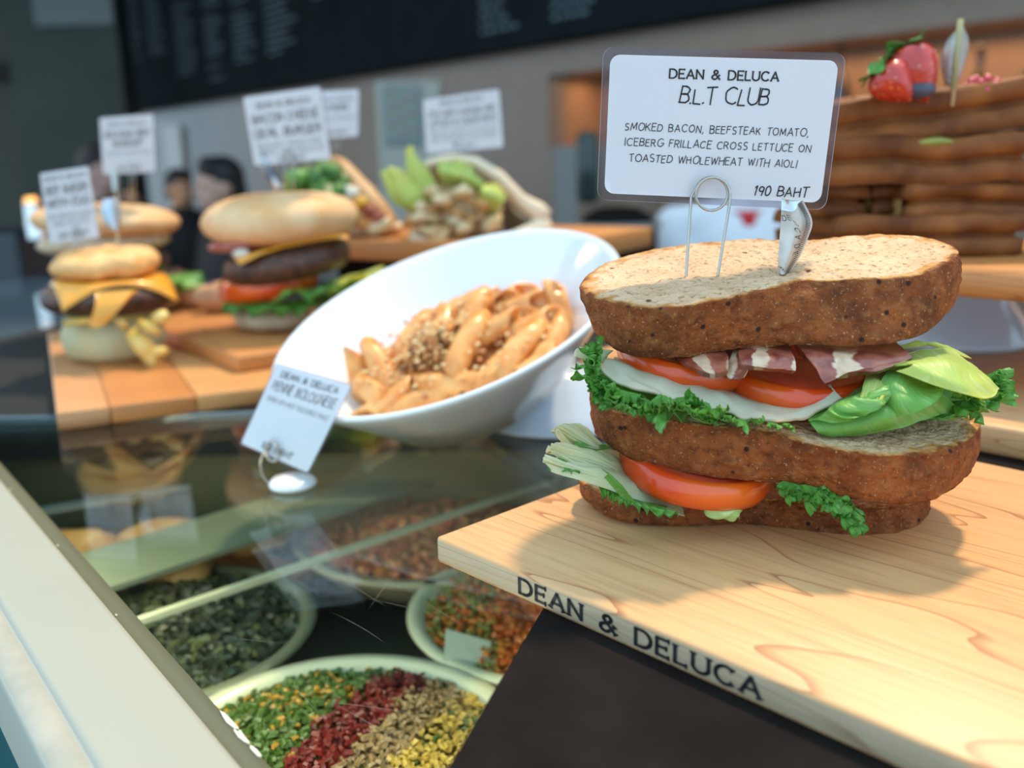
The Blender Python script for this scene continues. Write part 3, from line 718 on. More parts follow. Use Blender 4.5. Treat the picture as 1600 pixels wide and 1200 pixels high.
bb_px = [(908, 772), (916, 786), (935, 806), (949, 815), (970, 822), (997, 825), (1077, 825), (1144, 820), (1190, 822), (1244, 828), (1315, 837), (1362, 839), (1410, 834), (1430, 826), (1443, 815), (1450, 795)]
slice_('bread_slice', bt_px, bb_px, Btop, Bbot, .97, 3)

def frame_(o, n, rz=0):
    x = (Vector((1, 0, 0))-n*n.x).normalized(); y = n.cross(x); return Matrix(((x.x, y.x, n.x, o.x), (x.y, y.y, n.y, o.y), (x.z, y.z, n.z, o.z), (0, 0, 0, 1)))@Matrix.Rotation(rz, 4, 'Z')
def tomato(parent, o, n, R, th, seed=0):
    b = MB(); h = th/2
    pr = [(.0005, h*.93), (R*.3, h*.95), (R*.6, h*.93), (R*.82, h*.97), (R*.87, h*1.0), (R*.93, h*.96), (R*.975, h*.6), (R, h*.1), (R*.995, -h*.4), (R*.96, -h*.9), (R*.9, -h), (R*.5, -h), (.0005, -h)]
    i0 = b.lathe(pr, n=72, fn=lambda p, a: p*(1+.02*math.sin(3*a+seed)))
    for k, f in enumerate(b.f): b.m[k] = 1 if (f[0]//72) < 4 or (f[0]//72) > 9 else 0
    b.xf(frame_(o, n)); return b.build('tomato_slice', [M['tomato_skin'], M['tomato_flesh']], parent)
tn1 = Vector((.0, -.20, 1)).normalized()
tomato(sw, at(1245, 580, .412), tn1, .0365, .0125)
tomato(sw, at(1068, 560, .415), Vector((.16, -.12, 1)).normalized(), .031, .011, 1)
tomato(sw, at(1083, 727, .402), Vector((.17, -.12, 1)).normalized(), .0345, .0125, 2)

# bacon: UV x runs across the stripes
def bacon_mat():
    m, b, tc = basemat('cooked_bacon', .32, .6); b.inputs['Coat Weight'].default_value = .35
    w = nd(m, 'ShaderNodeTexWave'); w.inputs['Scale'].default_value = .42; w.inputs['Distortion'].default_value = 5.5; w.inputs['Detail'].default_value = 4; w.inputs['Detail Scale'].default_value = 2.2
    lk(m, tc.outputs['UV'], w.inputs['Vector'])
    n = noisefac(m, tc.outputs['Object'], 130, 4)
    meat = mixc(m, ramp(m, n, .35, .65), (.20, .035, .022), (.42, .13, .075)); fat = mixc(m, ramp(m, n, .4, .65), (.74, .55, .36), (.55, .33, .20))
    lk(m, mixc(m, ramp(m, w.outputs['Fac'], .70, .82), meat, fat), b.inputs['Base Color']); addbump(m, b, n, .5, .0008); return m
M['bacon'] = bacon_mat()
def bac(rows, seed, amp=.0014, th=.0024):
    b = MB(); sheet(b, rows, 18, 40, th, amp, 75, seed=seed, jag=.0012, rfreq=6); return b.build('bacon_strip', M['bacon'], sw)
bac([[(1050, 552, .40), (1090, 548, .40), (1125, 546, .402)], [(1062, 566, .385), (1100, 562, .382), (1135, 560, .385)], [(1098, 588, .374), (1120, 590, .372), (1136, 586, .374)]], 1, .0009)
bac([[(1128, 548, .40), (1145, 548, .40), (1158, 546, .40)], [(1136, 568, .388), (1150, 568, .384), (1165, 566, .386)], [(1130, 590, .382), (1142, 594, .381), (1156, 590, .383)]], 6, .0009)
bac([[(1152, 546, .40), (1190, 544, .40), (1232, 542, .402)], [(1154, 562, .380), (1195, 562, .378), (1236, 560, .382)], [(1160, 578, .374), (1196, 580, .373), (1238, 584, .376)]], 2)
bac([[(1240, 542, .402), (1310, 545, .40), (1400, 542, .402)], [(1252, 556, .383), (1320, 562, .378), (1412, 556, .382)], [(1272, 580, .374), (1340, 582, .372), (1420, 566, .378)], [(1288, 598, .372), (1330, 588, .370), (1372, 584, .372)]], 3, .0008)
# lettuce
def leaf(rows, m, name='lettuce_leaf', nu=22, nvv=90, th=.0005, amp=.0012, sc=55, ruf=0, rf=10, seed=0, jag=0, rdir=None, label=None):
    b = MB(); sheet(b, rows, nu, nvv, th, amp, sc, 0, ruf, rf, seed, jag, rdir); o = b.build(name, M[m], sw, label=label); return o
def lobes(path, n, size, seed, out=(0, -1, -.35), layers=2, m='frill', label=None, spread=.7):
    rn = random.Random(seed); P = [at(*p) for p in path]; b = MB(); O = Vector(out).normalized()
    for L_i in range(layers):
        for k in range(n):
            t = (k+rn.uniform(.1, .9))/n; c = cr(P, t); tg = (cr(P, min(1, t+.02))-cr(P, max(0, t-.02))).normalized()
            sz = size*rn.uniform(.75, 1.3)*(1-.15*L_i); yaw = rn.uniform(-spread, spread); d = (O+tg*yaw+Vector((0, 0, rn.uniform(-.25, .55)))).normalized()
            sd = (tg-d*tg.dot(d)).normalized(); up = sd.cross(d); 
            if up.z < 0: up = -up
            c = c-d*sz*.45+Vector((0, .003*L_i, .003*L_i)); cu = rn.uniform(-.5, 1.0); tw = rn.uniform(-.35, .35)
            rows = []
            for u, w, h in ((0, .25, 0), (.4, .62, .05), (.75, .95, .12+.12*cu), (1.0, .85, .10+.42*cu)):
                rows.append([c+d*sz*(u-.10*abs(q)*abs(q)*u)+sd*sz*w*q*.62+up*sz*(h+.22*q*q*u*(1 if cu > 0 else -1)+tw*q*u) for q in (-1, -.5, 0, .5, 1)])
            sheet(b, rows, 12, 26, .0004, .0007, 150, 0, sz*.16, 2.3+rn.random(), seed*7+k+L_i*50, sz*.12)
    return b.build('lettuce_leaf', M[m], sw, label=label)
# white iceberg sheet below the upper tomatoes
leaf([[(960, 560, .43), (1060, 575, .43), (1160, 600, .43), (1260, 600, .43), (1320, 590, .43)],
      [(944, 566, .395), (1000, 585, .390), (1110, 612, .386), (1215, 632, .384), (1300, 605, .386)],
      [(940, 572, .380), (975, 604, .372), (1060, 628, .367), (1150, 650, .365), (1215, 660, .365), (1262, 648, .368), (1316, 622, .372)]], 'white_leaf', seed=3, amp=.0026, sc=45, ruf=.0008, rf=4, label='white translucent iceberg leaf')
# frilly leaf along the front of the middle slice
frn = [(905, 590, .385), (930, 622, .376), (965, 640, .369), (1010, 655, .364), (1060, 660, .362), (1120, 664, .361), (1180, 668, .362)]
leaf([[(960, 575, .41), (980, 590, .41), (1010, 610, .40), (1050, 625, .40), (1100, 640, .395), (1150, 650, .39), (1200, 655, .39)],
      [(930, 575, .392), (950, 600, .385), (985, 618, .378), (1025, 632, .374), (1065, 642, .371), (1120, 650, .370), (1180, 657, .370)],
      [(915, 590, .385), (936, 615, .376), (968, 632, .369), (1010, 644, .364), (1060, 652, .362), (1120, 658, .361), (1180, 662, .362)]], 'frill', nu=24, nvv=160, ruf=.0016, rf=9, seed=5, jag=.0008, amp=.0015)
lobes([(938, 560, .382), (928, 585, .378), (932, 612, .373)], 4, .0095, 41, (-.2, -1, -.15), 2)
lobes([(930, 612, .371), (960, 632, .366), (1000, 642, .363), (1040, 648, .361)], 7, .0108, 42, (-.25, -1, -.45), 2)
lobes([(1030, 640, .362), (1070, 645, .360), (1110, 652, .360)], 5, .0092, 43, (0, -1, -.3), 2)
lobes([(1100, 655, .362), (1150, 660, .361), (1235, 666, .364)], 8, .0050, 44, (0, -1, -.2), 1)
leaf([[(945, 568, .40), (950, 555, .40), (958, 548, .40)], [(915, 562, .392), (918, 550, .394), (926, 544, .396)], [(898, 556, .39), (900, 546, .392), (908, 542, .394)]], 'pale_leaf', nu=14, nvv=30, seed=4, label='pale creamy leaf tip')
# right hand side: rolled green leaves and the large yellow fold
leaf([[(1290, 640, .40), (1340, 620, .40), (1400, 600, .41), (1460, 590, .42)],
      [(1262, 652, .375), (1320, 640, .372), (1390, 618, .375), (1450, 600, .39)],
      [(1275, 672, .366), (1340, 665, .362), (1400, 640, .362), (1470, 612, .375)],
      [(1290, 676, .372), (1350, 678, .366), (1420, 664, .366), (1500, 640, .378)]], 'green_leaf', seed=6, amp=.0025, sc=50, label='bright green rolled leaf')
leaf([[(1300, 615, .40), (1330, 600, .40), (1380, 585, .41)], [(1290, 640, .375), (1330, 618, .372), (1372, 600, .378)], [(1262, 655, .368), (1300, 645, .362), (1340, 628, .360), (1372, 612, .366)], [(1300, 660, .362), (1345, 652, .357), (1384, 632, .358), (1392, 605, .366)]], 'green_leaf', seed=7, amp=.002, ruf=.0015, rf=3)
leaf([[(1400, 560, .40), (1440, 580, .40), (1480, 600, .405)], [(1385, 585, .378), (1410, 596, .372), (1450, 606, .378)], [(1372, 612, .370), (1400, 622, .362), (1440, 618, .362), (1470, 604, .372)], [(1370, 640, .370), (1410, 648, .360), (1462, 630, .358), (1480, 596, .370)]], 'green_leaf', seed=8, amp=.002)
leaf([[(1350, 575, .40), (1380, 568, .40), (1420, 565, .41)], [(1352, 590, .378), (1370, 600, .372), (1400, 600, .376)], [(1345, 620, .366), (1362, 632, .360), (1385, 622, .360)], [(1336, 640, .362), (1355, 645, .358), (1378, 634, .358)]], 'yellow_leaf', seed=10, amp=.0018, ruf=.001, rf=4)
leaf([[(1395, 560, .385), (1420, 555, .39), (1460, 545, .40), (1480, 545, .42)],
      [(1398, 572, .372), (1440, 568, .370), (1490, 568, .375), (1520, 570, .40)],
      [(1425, 573, .366), (1468, 588, .360), (1505, 598, .362), (1540, 590, .375)],
      [(1400, 580, .368), (1470, 606, .358), (1525, 622, .358), (1548, 622, .364), (1562, 606, .372)]], 'yellow_leaf', nu=30, seed=11, amp=.0018, sc=45, label='large folded yellow green leaf')
leaf([[(1400, 548, .40), (1440, 540, .41), (1480, 540, .42)], [(1410, 540, .40), (1450, 535, .41), (1500, 550, .42)], [(1430, 533, .41), (1475, 545, .415), (1515, 562, .42)]], 'yellow_leaf', nu=16, seed=15, amp=.0012)
leaf([[(1400, 570, .40), (1450, 575, .40), (1510, 590, .405)], [(1400, 610, .390), (1460, 605, .388), (1530, 605, .395)], [(1410, 640, .386), (1470, 630, .384), (1535, 622, .39)]], 'green_leaf', seed=33, amp=.002)
leaf([[(1480, 625, .385), (1500, 620, .40), (1520, 600, .41)], [(1440, 655, .380), (1490, 648, .375), (1530, 622, .39)], [(1490, 648, .374), (1530, 640, .372), (1556, 615, .385)]], 'frill', nu=20, nvv=90, ruf=.0012, rf=4, seed=14, jag=.0012)
lobes([(1500, 640, .374), (1530, 635, .374), (1552, 622, .376), (1556, 600, .380)], 6, .0105, 45, (.8, -.6, -.1), 2)
leaf([[(1400, 600, .40), (1425, 590, .40), (1450, 592, .40)], [(1402, 618, .39), (1425, 610, .385), (1450, 610, .39)], [(1405, 634, .38), (1425, 632, .378), (1445, 626, .38)]], 'frill', nu=16, nvv=90, ruf=.003, rf=6, seed=17, jag=.002)
# lower layer, left: three pale pointed lobes
leaf([[(990, 770, .41), (1000, 740, .42), (985, 715, .42)], [(955, 745, .395), (960, 722, .40), (958, 705, .405)], [(915, 715, .387), (925, 698, .39), (935, 690, .395)], [(868, 678, .382), (872, 666, .385), (905, 660, .39)]], 'pale_leaf', seed=18, amp=.002, ruf=.002, rf=2)
leaf([[(1010, 790, .40), (1010, 760, .41), (990, 735, .42)], [(965, 755, .385), (970, 735, .39), (965, 715, .40)], [(910, 735, .375), (920, 715, .38), (930, 702, .39)], [(862, 706, .374), (858, 700, .375), (885, 694, .382)]], 'pale_leaf', seed=19, amp=.002, ruf=.002, rf=2)
leaf([[(1070, 806, .385), (1060, 785, .40), (1020, 760, .42)], [(990, 780, .378), (995, 755, .385), (990, 740, .40)], [(920, 755, .370), (925, 738, .372), (930, 722, .38)], [(862, 738, .366), (848, 717, .368), (868, 712, .374)]], 'pale_leaf', seed=20, amp=.002, ruf=.001, rf=2)
leaf([[(930, 690, .40), (960, 700, .40)], [(900, 690, .386), (925, 705, .386)], [(893, 705, .382), (908, 712, .382)]], 'green_leaf', nu=10, nvv=20, seed=21, ruf=.001, rf=2)
leaf([[(960, 770, .40), (1000, 780, .40), (1050, 790, .40)], [(935, 760, .380), (975, 782, .375), (1040, 796, .375)], [(940, 772, .374), (985, 792, .370), (1060, 806, .370)]], 'frill', nu=18, nvv=120, ruf=.0016, rf=9, seed=22, jag=.0012)
leaf([[(900, 725, .375), (880, 715, .375), (865, 712, .376)], [(900, 733, .371), (880, 728, .370), (858, 722, .371)], [(905, 738, .369), (882, 735, .367), (856, 735, .368)]], 'frill', nu=12, nvv=40, ruf=.0012, rf=3, seed=23, jag=.001)
leaf([[(985, 790, .372), (965, 770, .370), (945, 745, .369)], [(992, 786, .370), (975, 765, .366), (950, 740, .366)], [(985, 775, .369), (965, 755, .365), (940, 732, .366)]], 'frill', nu=10, nvv=30, seed=25, amp=.0008)
b = MB(); b.blob(at(1128, 796, .377), (.0085, .005, .0042), 24, 14, amp=.35, sc=2.2, seed=3, R=Matrix.Rotation(.2, 3, 'Y'))
b.build('lettuce_leaf', mat('curled_leaf_tip', (.36, .52, .14), .4, (.52, .66, .26), 60, sss=.2, sscol=(.5, 1, .3)), sw)
leaf([[(1230, 770, .39), (1270, 772, .39), (1320, 775, .39)], [(1240, 776, .372), (1280, 778, .369), (1325, 786, .368)], [(1248, 782, .368), (1290, 786, .364), (1330, 800, .362)]], 'frill', nu=18, nvv=90, ruf=.0012, rf=5, seed=26, jag=.001)
lobes([(1232, 768, .370), (1262, 772, .366), (1292, 778, .364), (1316, 786, .363)], 7, .0092, 46, (0, -.6, -.75), 2)
lobes([(1312, 788, .364), (1324, 804, .362), (1334, 820, .361)], 5, .0072, 47, (.25, -.35, -1), 2, spread=.4)
# ---------------- price card, clip and flag on top of it
def rquad(w, h, r, n=5):
    out = []
    for cx, cy, a0 in ((w-r, h-r, 0), (r, h-r, 90), (r, r, 180), (w-r, r, 270)):
        out += [(cx+r*math.cos(math.radians(a0+90*i/n)), cy+r*math.sin(math.radians(a0+90*i/n))) for i in range(n+1)]
    return out
class Quad:
    def __init__(q, TL, TR, BR, BL):
        q.p = (TL, TR, BR, BL); q.n = (TR-TL).cross(BL-TL).normalized()*-1
        if q.n.dot(CAMP-TL) < 0: q.n = -q.n
        q.w = (TR-TL).length; q.h = (BL-TL).length
    def __call__(q, x, y, d=0):  # x 0..w, y 0..h up
        u, v = x/q.w, 1-y/q.h; TL, TR, BR, BL = q.p
        return TL*(1-u)*(1-v)+TR*u*(1-v)+BR*u*v+BL*(1-u)*v+q.n*d
def plate(mb, q, ins, r, d0, d1, mi=0, smi=None):
    pts = [(ins+x, ins+y) for x, y in rquad(q.w-2*ins, q.h-2*ins, r)]; n = len(pts); a = len(mb.v)
    mb.v += [q(x, y, d0) for x, y in pts]+[q(x, y, d1) for x, y in pts]
    mb.face(range(a, a+n), mi); mb.face([a+n+i for i in range(n)][::-1], mi)
    for i in range(n): j = (i+1) % n; mb.face((a+i, a+j, a+n+j, a+n+i), mi if smi is None else smi)
q = Quad(at(943, 73, .412), at(1322, 83, .420), at(1290, 328, .426), at(933, 312, .418))
pc = thing('price_card', 'large laminated white card reading B.L.T CLUB standing over the club sandwich', 'price card', q(q.w/2, 0))
b = MB(); plate(b, q, 0, .0045, .0003, -.0003, 0, 1); b.build('laminate', [M['laminate'], M['lamedge']], pc, smooth=False)
b = MB(); plate(b, q, .0030, .0042, .0006, .0003); b.build('card', M['paper'], pc, smooth=False)
b = MB(); W_, H_ = q.w, q.h; px = W_/372; py = H_/240
f_ = lambda d: (lambda x, y: q(x, y, d))
fx = f_(.0009)
text(b, 'DEAN & DELUCA', fx, 12.5*px, W_*.50, H_-44*py, .17, .24, serif=.09, wx=1.18)
text(b, 'B.L.T CLUB', fx, 22*px, W_*.505, H_-81*py, .10, .16, True, .12, 5, wx=1.0)
text(b, 'SMOKED BACON, BEEFSTEAK TOMATO,', fx, 10.6*px, W_*.49, H_-126*py, .115, .30, True, .10, 7, wx=.99)
text(b, 'ICEBERG FRILLACE CROSS LETTUCE ON', fx, 10.6*px, W_*.50, H_-150*py, .115, .30, True, .10, 8, wx=.99)
text(b, 'TOASTED WHOLEWHEAT WITH AIOLI', fx, 10.6*px, W_*.485, H_-175*py, .115, .30, True, .10, 9, wx=.99)
text(b, '190 BAHT', fx, 14*px, W_*.79, H_-221*py, .13, .24, True, .12, 10, wx=1.05)
b.build('lettering', M['ink'], pc, smooth=False, label='black printed lettering')
def clip(name, label, base, ring_c, rr, r, Yr, group=None):
    """pin clip: two legs from base pixels up to a ring in front of the card"""
    (l0, l1) = base; C0 = at(*ring_c, Yr); s_ = Yr/F*1.02
    X = Vector((1, 0, -.02)).normalized(); Z = Vector((.0, -.03, 1)).normalized()
    pts = [l0, l0+Vector((0, 0, -.006))][::-1]
    a0 = C0-X*rr*1.22-Z*rr*.2; pts = [l0-V(0, 0, .008), l0, a0]
    for i in range(1, 34):
        a = math.radians(172-i*532/33+0); k = 1.0
        pts.append(C0+X*rr*math.cos(a)*(1.0 if i < 30 else 1.06)+Z*rr*math.sin(a)+Vector((0, -.0006*i/6, 0)))
    pts += [C0+X*rr*1.08-Z*rr*.5+V(0, -.003, 0), l1, l1-V(0, 0, .008)]
    b = MB(); b.tube(pts, r, 8); return tag(b.build(name, M['steel']), label, 'card clip', group)
clip('card_clip', 'bent steel wire clip holding the big card upright in the club sandwich', (onp(1072, 432, *Ttop), onp(1122, 428, *Ttop)), (1111, 303), .0072, .00065, q(W_*.5, 0).y-.0035)
# foil flag pick
fo = onp(1220, 426, *Ttop); Yf = fo.y
foil = mat('silver_foil_paper', (.62, .56, .50), .28, (.45, .38, .32), 90, metal=.35, coat=.4)
foil_b = mat('blue_foil', (.35, .60, .75), .25, (.75, .85, .9), 120, metal=.4)
fp = thing('pick_flag', 'folded foil paper flag on a pick stuck into the club sandwich, right of the clip', 'pick flag', fo)
L_ = [(1216, 430), (1217, 400), (1219, 370), (1221, 340), (1222, 312)]; R_ = [(1232, 428), (1248, 402), (1262, 370), (1268, 345), (1254, 314)]
b = MB(); sheet(b, [[(x, y, Yf+.000) for x, y in L_], [((x+x2)/2-2, (y+y2)/2, Yf-.004) for (x, y), (x2, y2) in zip(L_, R_)], [(x, y, Yf+.001) for x, y in R_]], 14, 24, .0004)
b.build('foil', foil, fp)
b = MB(); sheet(b, [[(1221, 328, Yf-.0006), (1222, 310, Yf-.0006)], [(1240, 330, Yf-.0048), (1238, 313, Yf-.0048)], [(1247, 318, Yf-.004), (1252, 313, Yf-.003)]], 8, 8, .0003); b.build('foil_tip', foil_b, fp, label='blue reflecting foil tip')
def fpt(x, y, k=.0052): return at(x, y, Yf-k)
b = MB()
for i in range(46):   # printed hatch along the fold
    t = i/45; yy = 325+t*100
    xr = [q_ for q_ in R_]; P_ = cr([Vector((x, y, 0)) for x, y in R_[::-1]], t*.98+.01); w = 11*(1-.55*t)
    aa = [fpt(P_.x-1.5, P_.y, .0012), fpt(P_.x-w, P_.y-2, .0034), fpt(P_.x-w, P_.y-.9, .0034), fpt(P_.x-1.5, P_.y+1.2, .0012)]
    b.face([b.vert(p) for p in aa])
for wd, x0, y0, an, hh in (('D', 1226, 345, -8, 8), ('E', 1234, 344, -20, 8), ('L', 1242, 347, -38, 8), ('U', 1247, 352, -55, 8), ('C', 1250, 361, -72, 8), ('A', 1251, 371, -85, 8), ('D', 1249, 384, -100, 7.5), ('E', 1246, 395, -108, 7), ('&', 1224, 421, -60, 8)):
    ca, sa = math.cos(math.radians(an)), math.sin(math.radians(an))
    text(b, wd, lambda x, y: fpt(x0+x*ca+y*sa, y0-(x*sa*-1 if False else -x*-sa)-y*ca if False else y0-(x*sa+y*ca), .0048), hh, 0, 0, .13, align='c')
b.build('print', M['ink'], fp, smooth=False, label='black printed lettering and hatching')
b = MB(); b.tube([fo-V(0, 0, .012), fo+V(0, 0, .0), at(1226, 330, Yf+.0008)], .0008, 8); b.build('pick', mat('bamboo', (.62, .45, .22), .5), fp)
# ============================================================ PASTA BOWL
bn = Vector((-.2995, -.298, 1)).normalized(); bc = V(-.0508, .70, .0985); RB = .139
fl = noise.noise
BM = frame_(bc, bn)
low = min((BM@Vector((.042*math.cos(a), .042*math.sin(a), -.082))).z for a in [k*.1 for k in range(63)])
bw = thing('pasta_bowl', 'large white round bowl of penne tipped towards the customer', 'bowl', M4=BM)
dp = .082+low/bn.z-.0008
b = MB()
b.lathe([(.0005, -dp+.004), (.034, -dp+.004), (.036, -dp), (.042, -dp), (.044, -dp+.006), (.075, -dp+.018), (.105, -.037), (.128, -.013), (.1372, -.003), (.139, 0), (.1385, .0016), (.136, .0018), (.132, -.0015), (.122, -.012), (.101, -.033), (.073, -dp+.025), (.045, -dp+.013), (.02, -dp+.0105), (.0005, -dp+.010)], n=120)
b.build('bowl', M['ceramic'], bw, local=True)
# the dish that props the bowl
dc = onz(878, 684, 0)+V(0, .062, 0)
b = MB(); b.lathe([(.0005, 0), (.068, 0), (.0705, .002), (.0700, .005), (.060, .016), (.045, .032), (.034, .045), (.028, .050), (.0005, .050)], (dc.x, dc.y, .0003), 72, sx=1); [v.__setattr__('z', v.z*.86) for v in b.v]
tag(b.build('upturned_dish', mat('blue_white_ceramic', (.62, .72, .84), .12, coat=.5)), 'upturned white dish on the glass propping the pasta bowl on its right', 'dish')
# penne
pm = mat('sauced_penne', (.70, .25, .045), .35, (.84, .44, .14), 70, coat=.25, bump=.4, bscale=300, sss=.15, sscol=(1, .5, .2))
pm2 = mat('red_sauce_penne', (.58, .15, .03), .4, (.72, .30, .08), 90, coat=.25, bump=.4, bscale=300)
def penne_mesh(mm):
    b = MB(); n = 24; rows = []
    for z, r, cut in ((-.019, .0068, -1), (-.012, .0073, 0), (0, .0075, 0), (.012, .0073, 0), (.019, .0068, 1), (.0185, .0050, 1), (0, .0052, 0), (-.0185, .0050, -1)):
        row = []
        for q_ in range(n):
            a = 2*PI*q_/n; rr = r*(1+(.035 if q_ % 2 and r > .006 else 0)); zz = z+cut*.006*math.cos(a)
            row.append(Vector((rr*math.cos(a), rr*math.sin(a)+.0000, zz))+Vector((0, 3.2*zz*zz, 0)))
        rows.append(row)
    b.grid(rows, closeu=True, closev=True, uvs=False); return b
def food_z(a, c_): # heap surface in bowl frame
    return -.030-.9*(a*a+c_*c_)*2.2+.010*math.exp(-((a-.0)**2+(c_)**2)/.0012)
hm = mat('meat_sauce', (.50, .15, .04), .5, (.76, .38, .12), 90, bump=.8, bscale=220, coat=.2)
b = MB(); rows = []
for i in range(26):
    r = .086*i/25+.0004; row = []
    for q_ in range(60):
        a = 2*PI*q_/60; x, y = r*math.cos(a), r*math.sin(a)*.9
        row.append(Vector((x, y, food_z(x, y)-.006+.004*noise.fractal(Vector((x, y, 1))*60, 1, 2, 4))))
    rows.append(row)
b.grid(rows, closev=True, uvs=False)
rn = random.Random(11); i0 = len(b.f)
for _ in range(900):
    a, r = rn.uniform(0, 6.28), .075*math.sqrt(rn.random()); x, y = r*math.cos(a), r*math.sin(a)*.9
    if rn.random() < .6: x, y = -.018+rn.gauss(0, .011), .002+rn.gauss(0, .012)
    b.blob((x, y, food_z(x, y)+rn.uniform(-.004, .007)+(.006 if abs(x+.018) < .02 and abs(y-.002) < .02 else 0)), (rn.uniform(.0012, .003), rn.uniform(.0012, .003), rn.uniform(.001, .0022)), 6, 4, mi=rn.choice([0, 1, 2, 2, 0, 2]))
o = b.xf(BM).build('minced_meat', [hm, mat('mince_dark', (.14, .07, .035), .5), mat('melted_cheese', (.80, .50, .20), .4, coat=.3)], None)
tag(o, 'minced meat sauce with melted cheese lying among the penne in the white bowl', 'meat sauce'); o['kind'] = 'stuff'
b = MB()
for _ in range(260):
    a, r = rn.uniform(0, 6.28), .080*math.sqrt(rn.random()); x, y = r*math.cos(a), r*math.sin(a)*.85
    b.blob((x, y, food_z(x, y)+rn.uniform(.012, .020)), (rn.uniform(.001, .0026), rn.uniform(.001, .0026), rn.uniform(.0008, .0016)), 6, 4, mi=rn.choice([0, 1, 1]))
o = b.xf(BM).build('cheese_crumbs', [hm, mat('toasted_cheese', (.80, .56, .26), .4, coat=.3)], None)
tag(o, 'toasted cheese crumbs scattered over the penne in the white bowl', 'cheese crumbs'); o['kind'] = 'stuff'
pme = penne_mesh(pm)
spots = []  # x, y, dz, yaw, pitch
hand = [(-.083, .000, .010, 1.35, 1.2), (-.070, -.022, .004, 2.2, .25), (-.052, -.046, .002, .5, .1), (-.03, -.056, .000, .1, .15), (-.060, -.008, .006, 2.0, .6), (.012, -.030, .012, 1.0, .35), (.030, -.052, .004, .75, .2), (.048, -.036, .008, .9, .2), (.030, -.014, .010, .2, .1),
        (.058, -.010, .010, .1, .1), (.074, -.024, .006, 1.0, .2), (.084, .016, .012, 1.45, 1.1), (.050, .022, .012, -.3, .15), (.026, .036, .012, -.5, .2), (.004, .030, .012, .3, .2), (-.016, .040, .008, .7, .2), (-.040, .028, .008, .9, .3), (-.056, .016, .006, .4, .1), (.010, .056, .008, .1, .1), (.040, .052, .010, -.4, .4), (.066, .040, .008, -.6, .2), (-.005, .012, .008, 1.4, .2), (.0, -.055, .003, 2.9, .1), (-.034, .005, .002, 1.1, .2), (.062, -.048, .003, .5, .1), (-.030, .056, .003, .2, .1), (.018, .008, .012, .9, .3)]
p0 = None
for k, (x, y, dz, yaw, pit) in enumerate(hand):
    Mx = BM@Matrix.Translation((x, y, food_z(x, y)+dz-.001))@Matrix.Rotation(yaw, 4, 'Z')@Matrix.Rotation(-pit, 4, 'Y')@Matrix.Rotation(PI/2, 4, 'Y')@Matrix.Rotation(rn.uniform(0, 6), 4, 'Z')
    if p0 is None:
        o = pme.build('penne', pm, None, local=True); p0 = o
    else: o = p0.copy(); COL.objects.link(o)
    o.matrix_basis = Mx@Matrix.Scale(rn.uniform(1.12, 1.32), 4)
    o['group'] = 'penne in the white bowl'; o['category'] = 'pasta'
    o['label'] = {0: 'upright penne tube at the far left end of the pasta in the white bowl', 11: 'upright penne tube standing at the right end of the pasta in the white bowl'}.get(k, 'orange sauced penne tube lying in the heap in the tipped white bowl')
    if k in (1, 4): o['label'] = {1: 'penne tube just in front of the upright one at the left of the white bowl', 4: 'penne tube propped on the minced meat at the left of the white bowl'}[k]

# cards: generic
def card(name, label, px4, Y4, lines, cat='price card', lam=True):
    q = Quad(*[at(x, y, Y) for (x, y), Y in zip(px4, Y4)])
    t = thing(name, label, cat, q(q.w/2, 0))
    b = MB(); plate(b, q, 0, q.w*.04, .0003, -.0003, 0, 1); b.build('laminate', [M['laminate'], M['lamedge']], t, smooth=False)
    b = MB(); plate(b, q, q.w*.02, q.w*.035, .0007, .0003); b.build('card', M['paper'], t, smooth=False)
    b = MB(); f = lambda x, y: q(x, y, .0012)
    for tx, hh, yy, hand_, wt in lines: 
        wl_ = text_layout(tx, .2)[1]*hh*q.h; sc = min(1.0, q.w*.84/wl_)
        text(b, tx, f, hh*q.h, q.w*.5, q.h*(1-yy), wt*.8, .2, hand_, .06 if hand_ else 0, 3, wx=sc)
    b.build('lettering', M['ink'], t, smooth=False, label='black printed lettering')
    return t, q
def pins(name, label, pts, r=.0008):
    b = MB()
    for a, c_ in pts: b.tube([a, c_], r, 6)
    # the ring joining the legs
    (a0, c0), (a1_, c1) = pts[0], pts[-1]
    mid = (c0+c1)/2; rr = max((c0-c1).length/2, .003)
    b.tube([mid+Vector((rr*math.cos(k*PI/8), 0, rr+rr*math.sin(k*PI/8))) for k in range(16)], r, 6, closed=True)
    return tag(b.build(name, M['steel']), label, 'card clip')
# card of the bowl: leaning, on a round footed ring holder
card('price_card', 'white card reading PENNE BOLOGNESE leaning in front of the tipped white bowl', [(432, 566), (553, 600), (482, 742), (374, 694)], (.600, .588, .578, .590),
     [('DEAN & DELUCA', .062, .14, False, .17), ('PENNE BOLOGNESE', .10, .30, True, .12), ('PENNE WITH MEAT BOLOGNESE SAUCE', .05, .43, True, .10), ('160 BAHT', .07, .93, True, .15)])
hc = onz(458, 760, 0)
ht_ = thing('card_stand', 'small round white based wire ring stand on the glass holding the pasta card', 'card stand', hc)
b = MB(); b.lathe([(.0005, .0003), (.0145, .0003), (.0160, .0015), (.0160, .0035), (.0135, .0062), (.007, .0078), (.0005, .0082)], (hc.x, hc.y, 0), 40); b.build('base', M['ceramic'], ht_)
b = MB(); pp = [(446, 756, .598), (430, 760, .594), (412, 748, .588), (407, 728, .586), (410, 712, .584), (420, 700, .582)]
pts = [at(*p) for p in pp]; pts = [cr(pts, k/14) for k in range(15)]; rc = at(425, 706, .581)
for k in range(26): a = k*PI/12+2.4; pts.append(rc+Vector((.0052*math.cos(a)*.8, .0005*k/6, .0068*math.sin(a))))
b.tube(pts, .0008, 8); b.build('wire_ring', M['steel'], ht_)

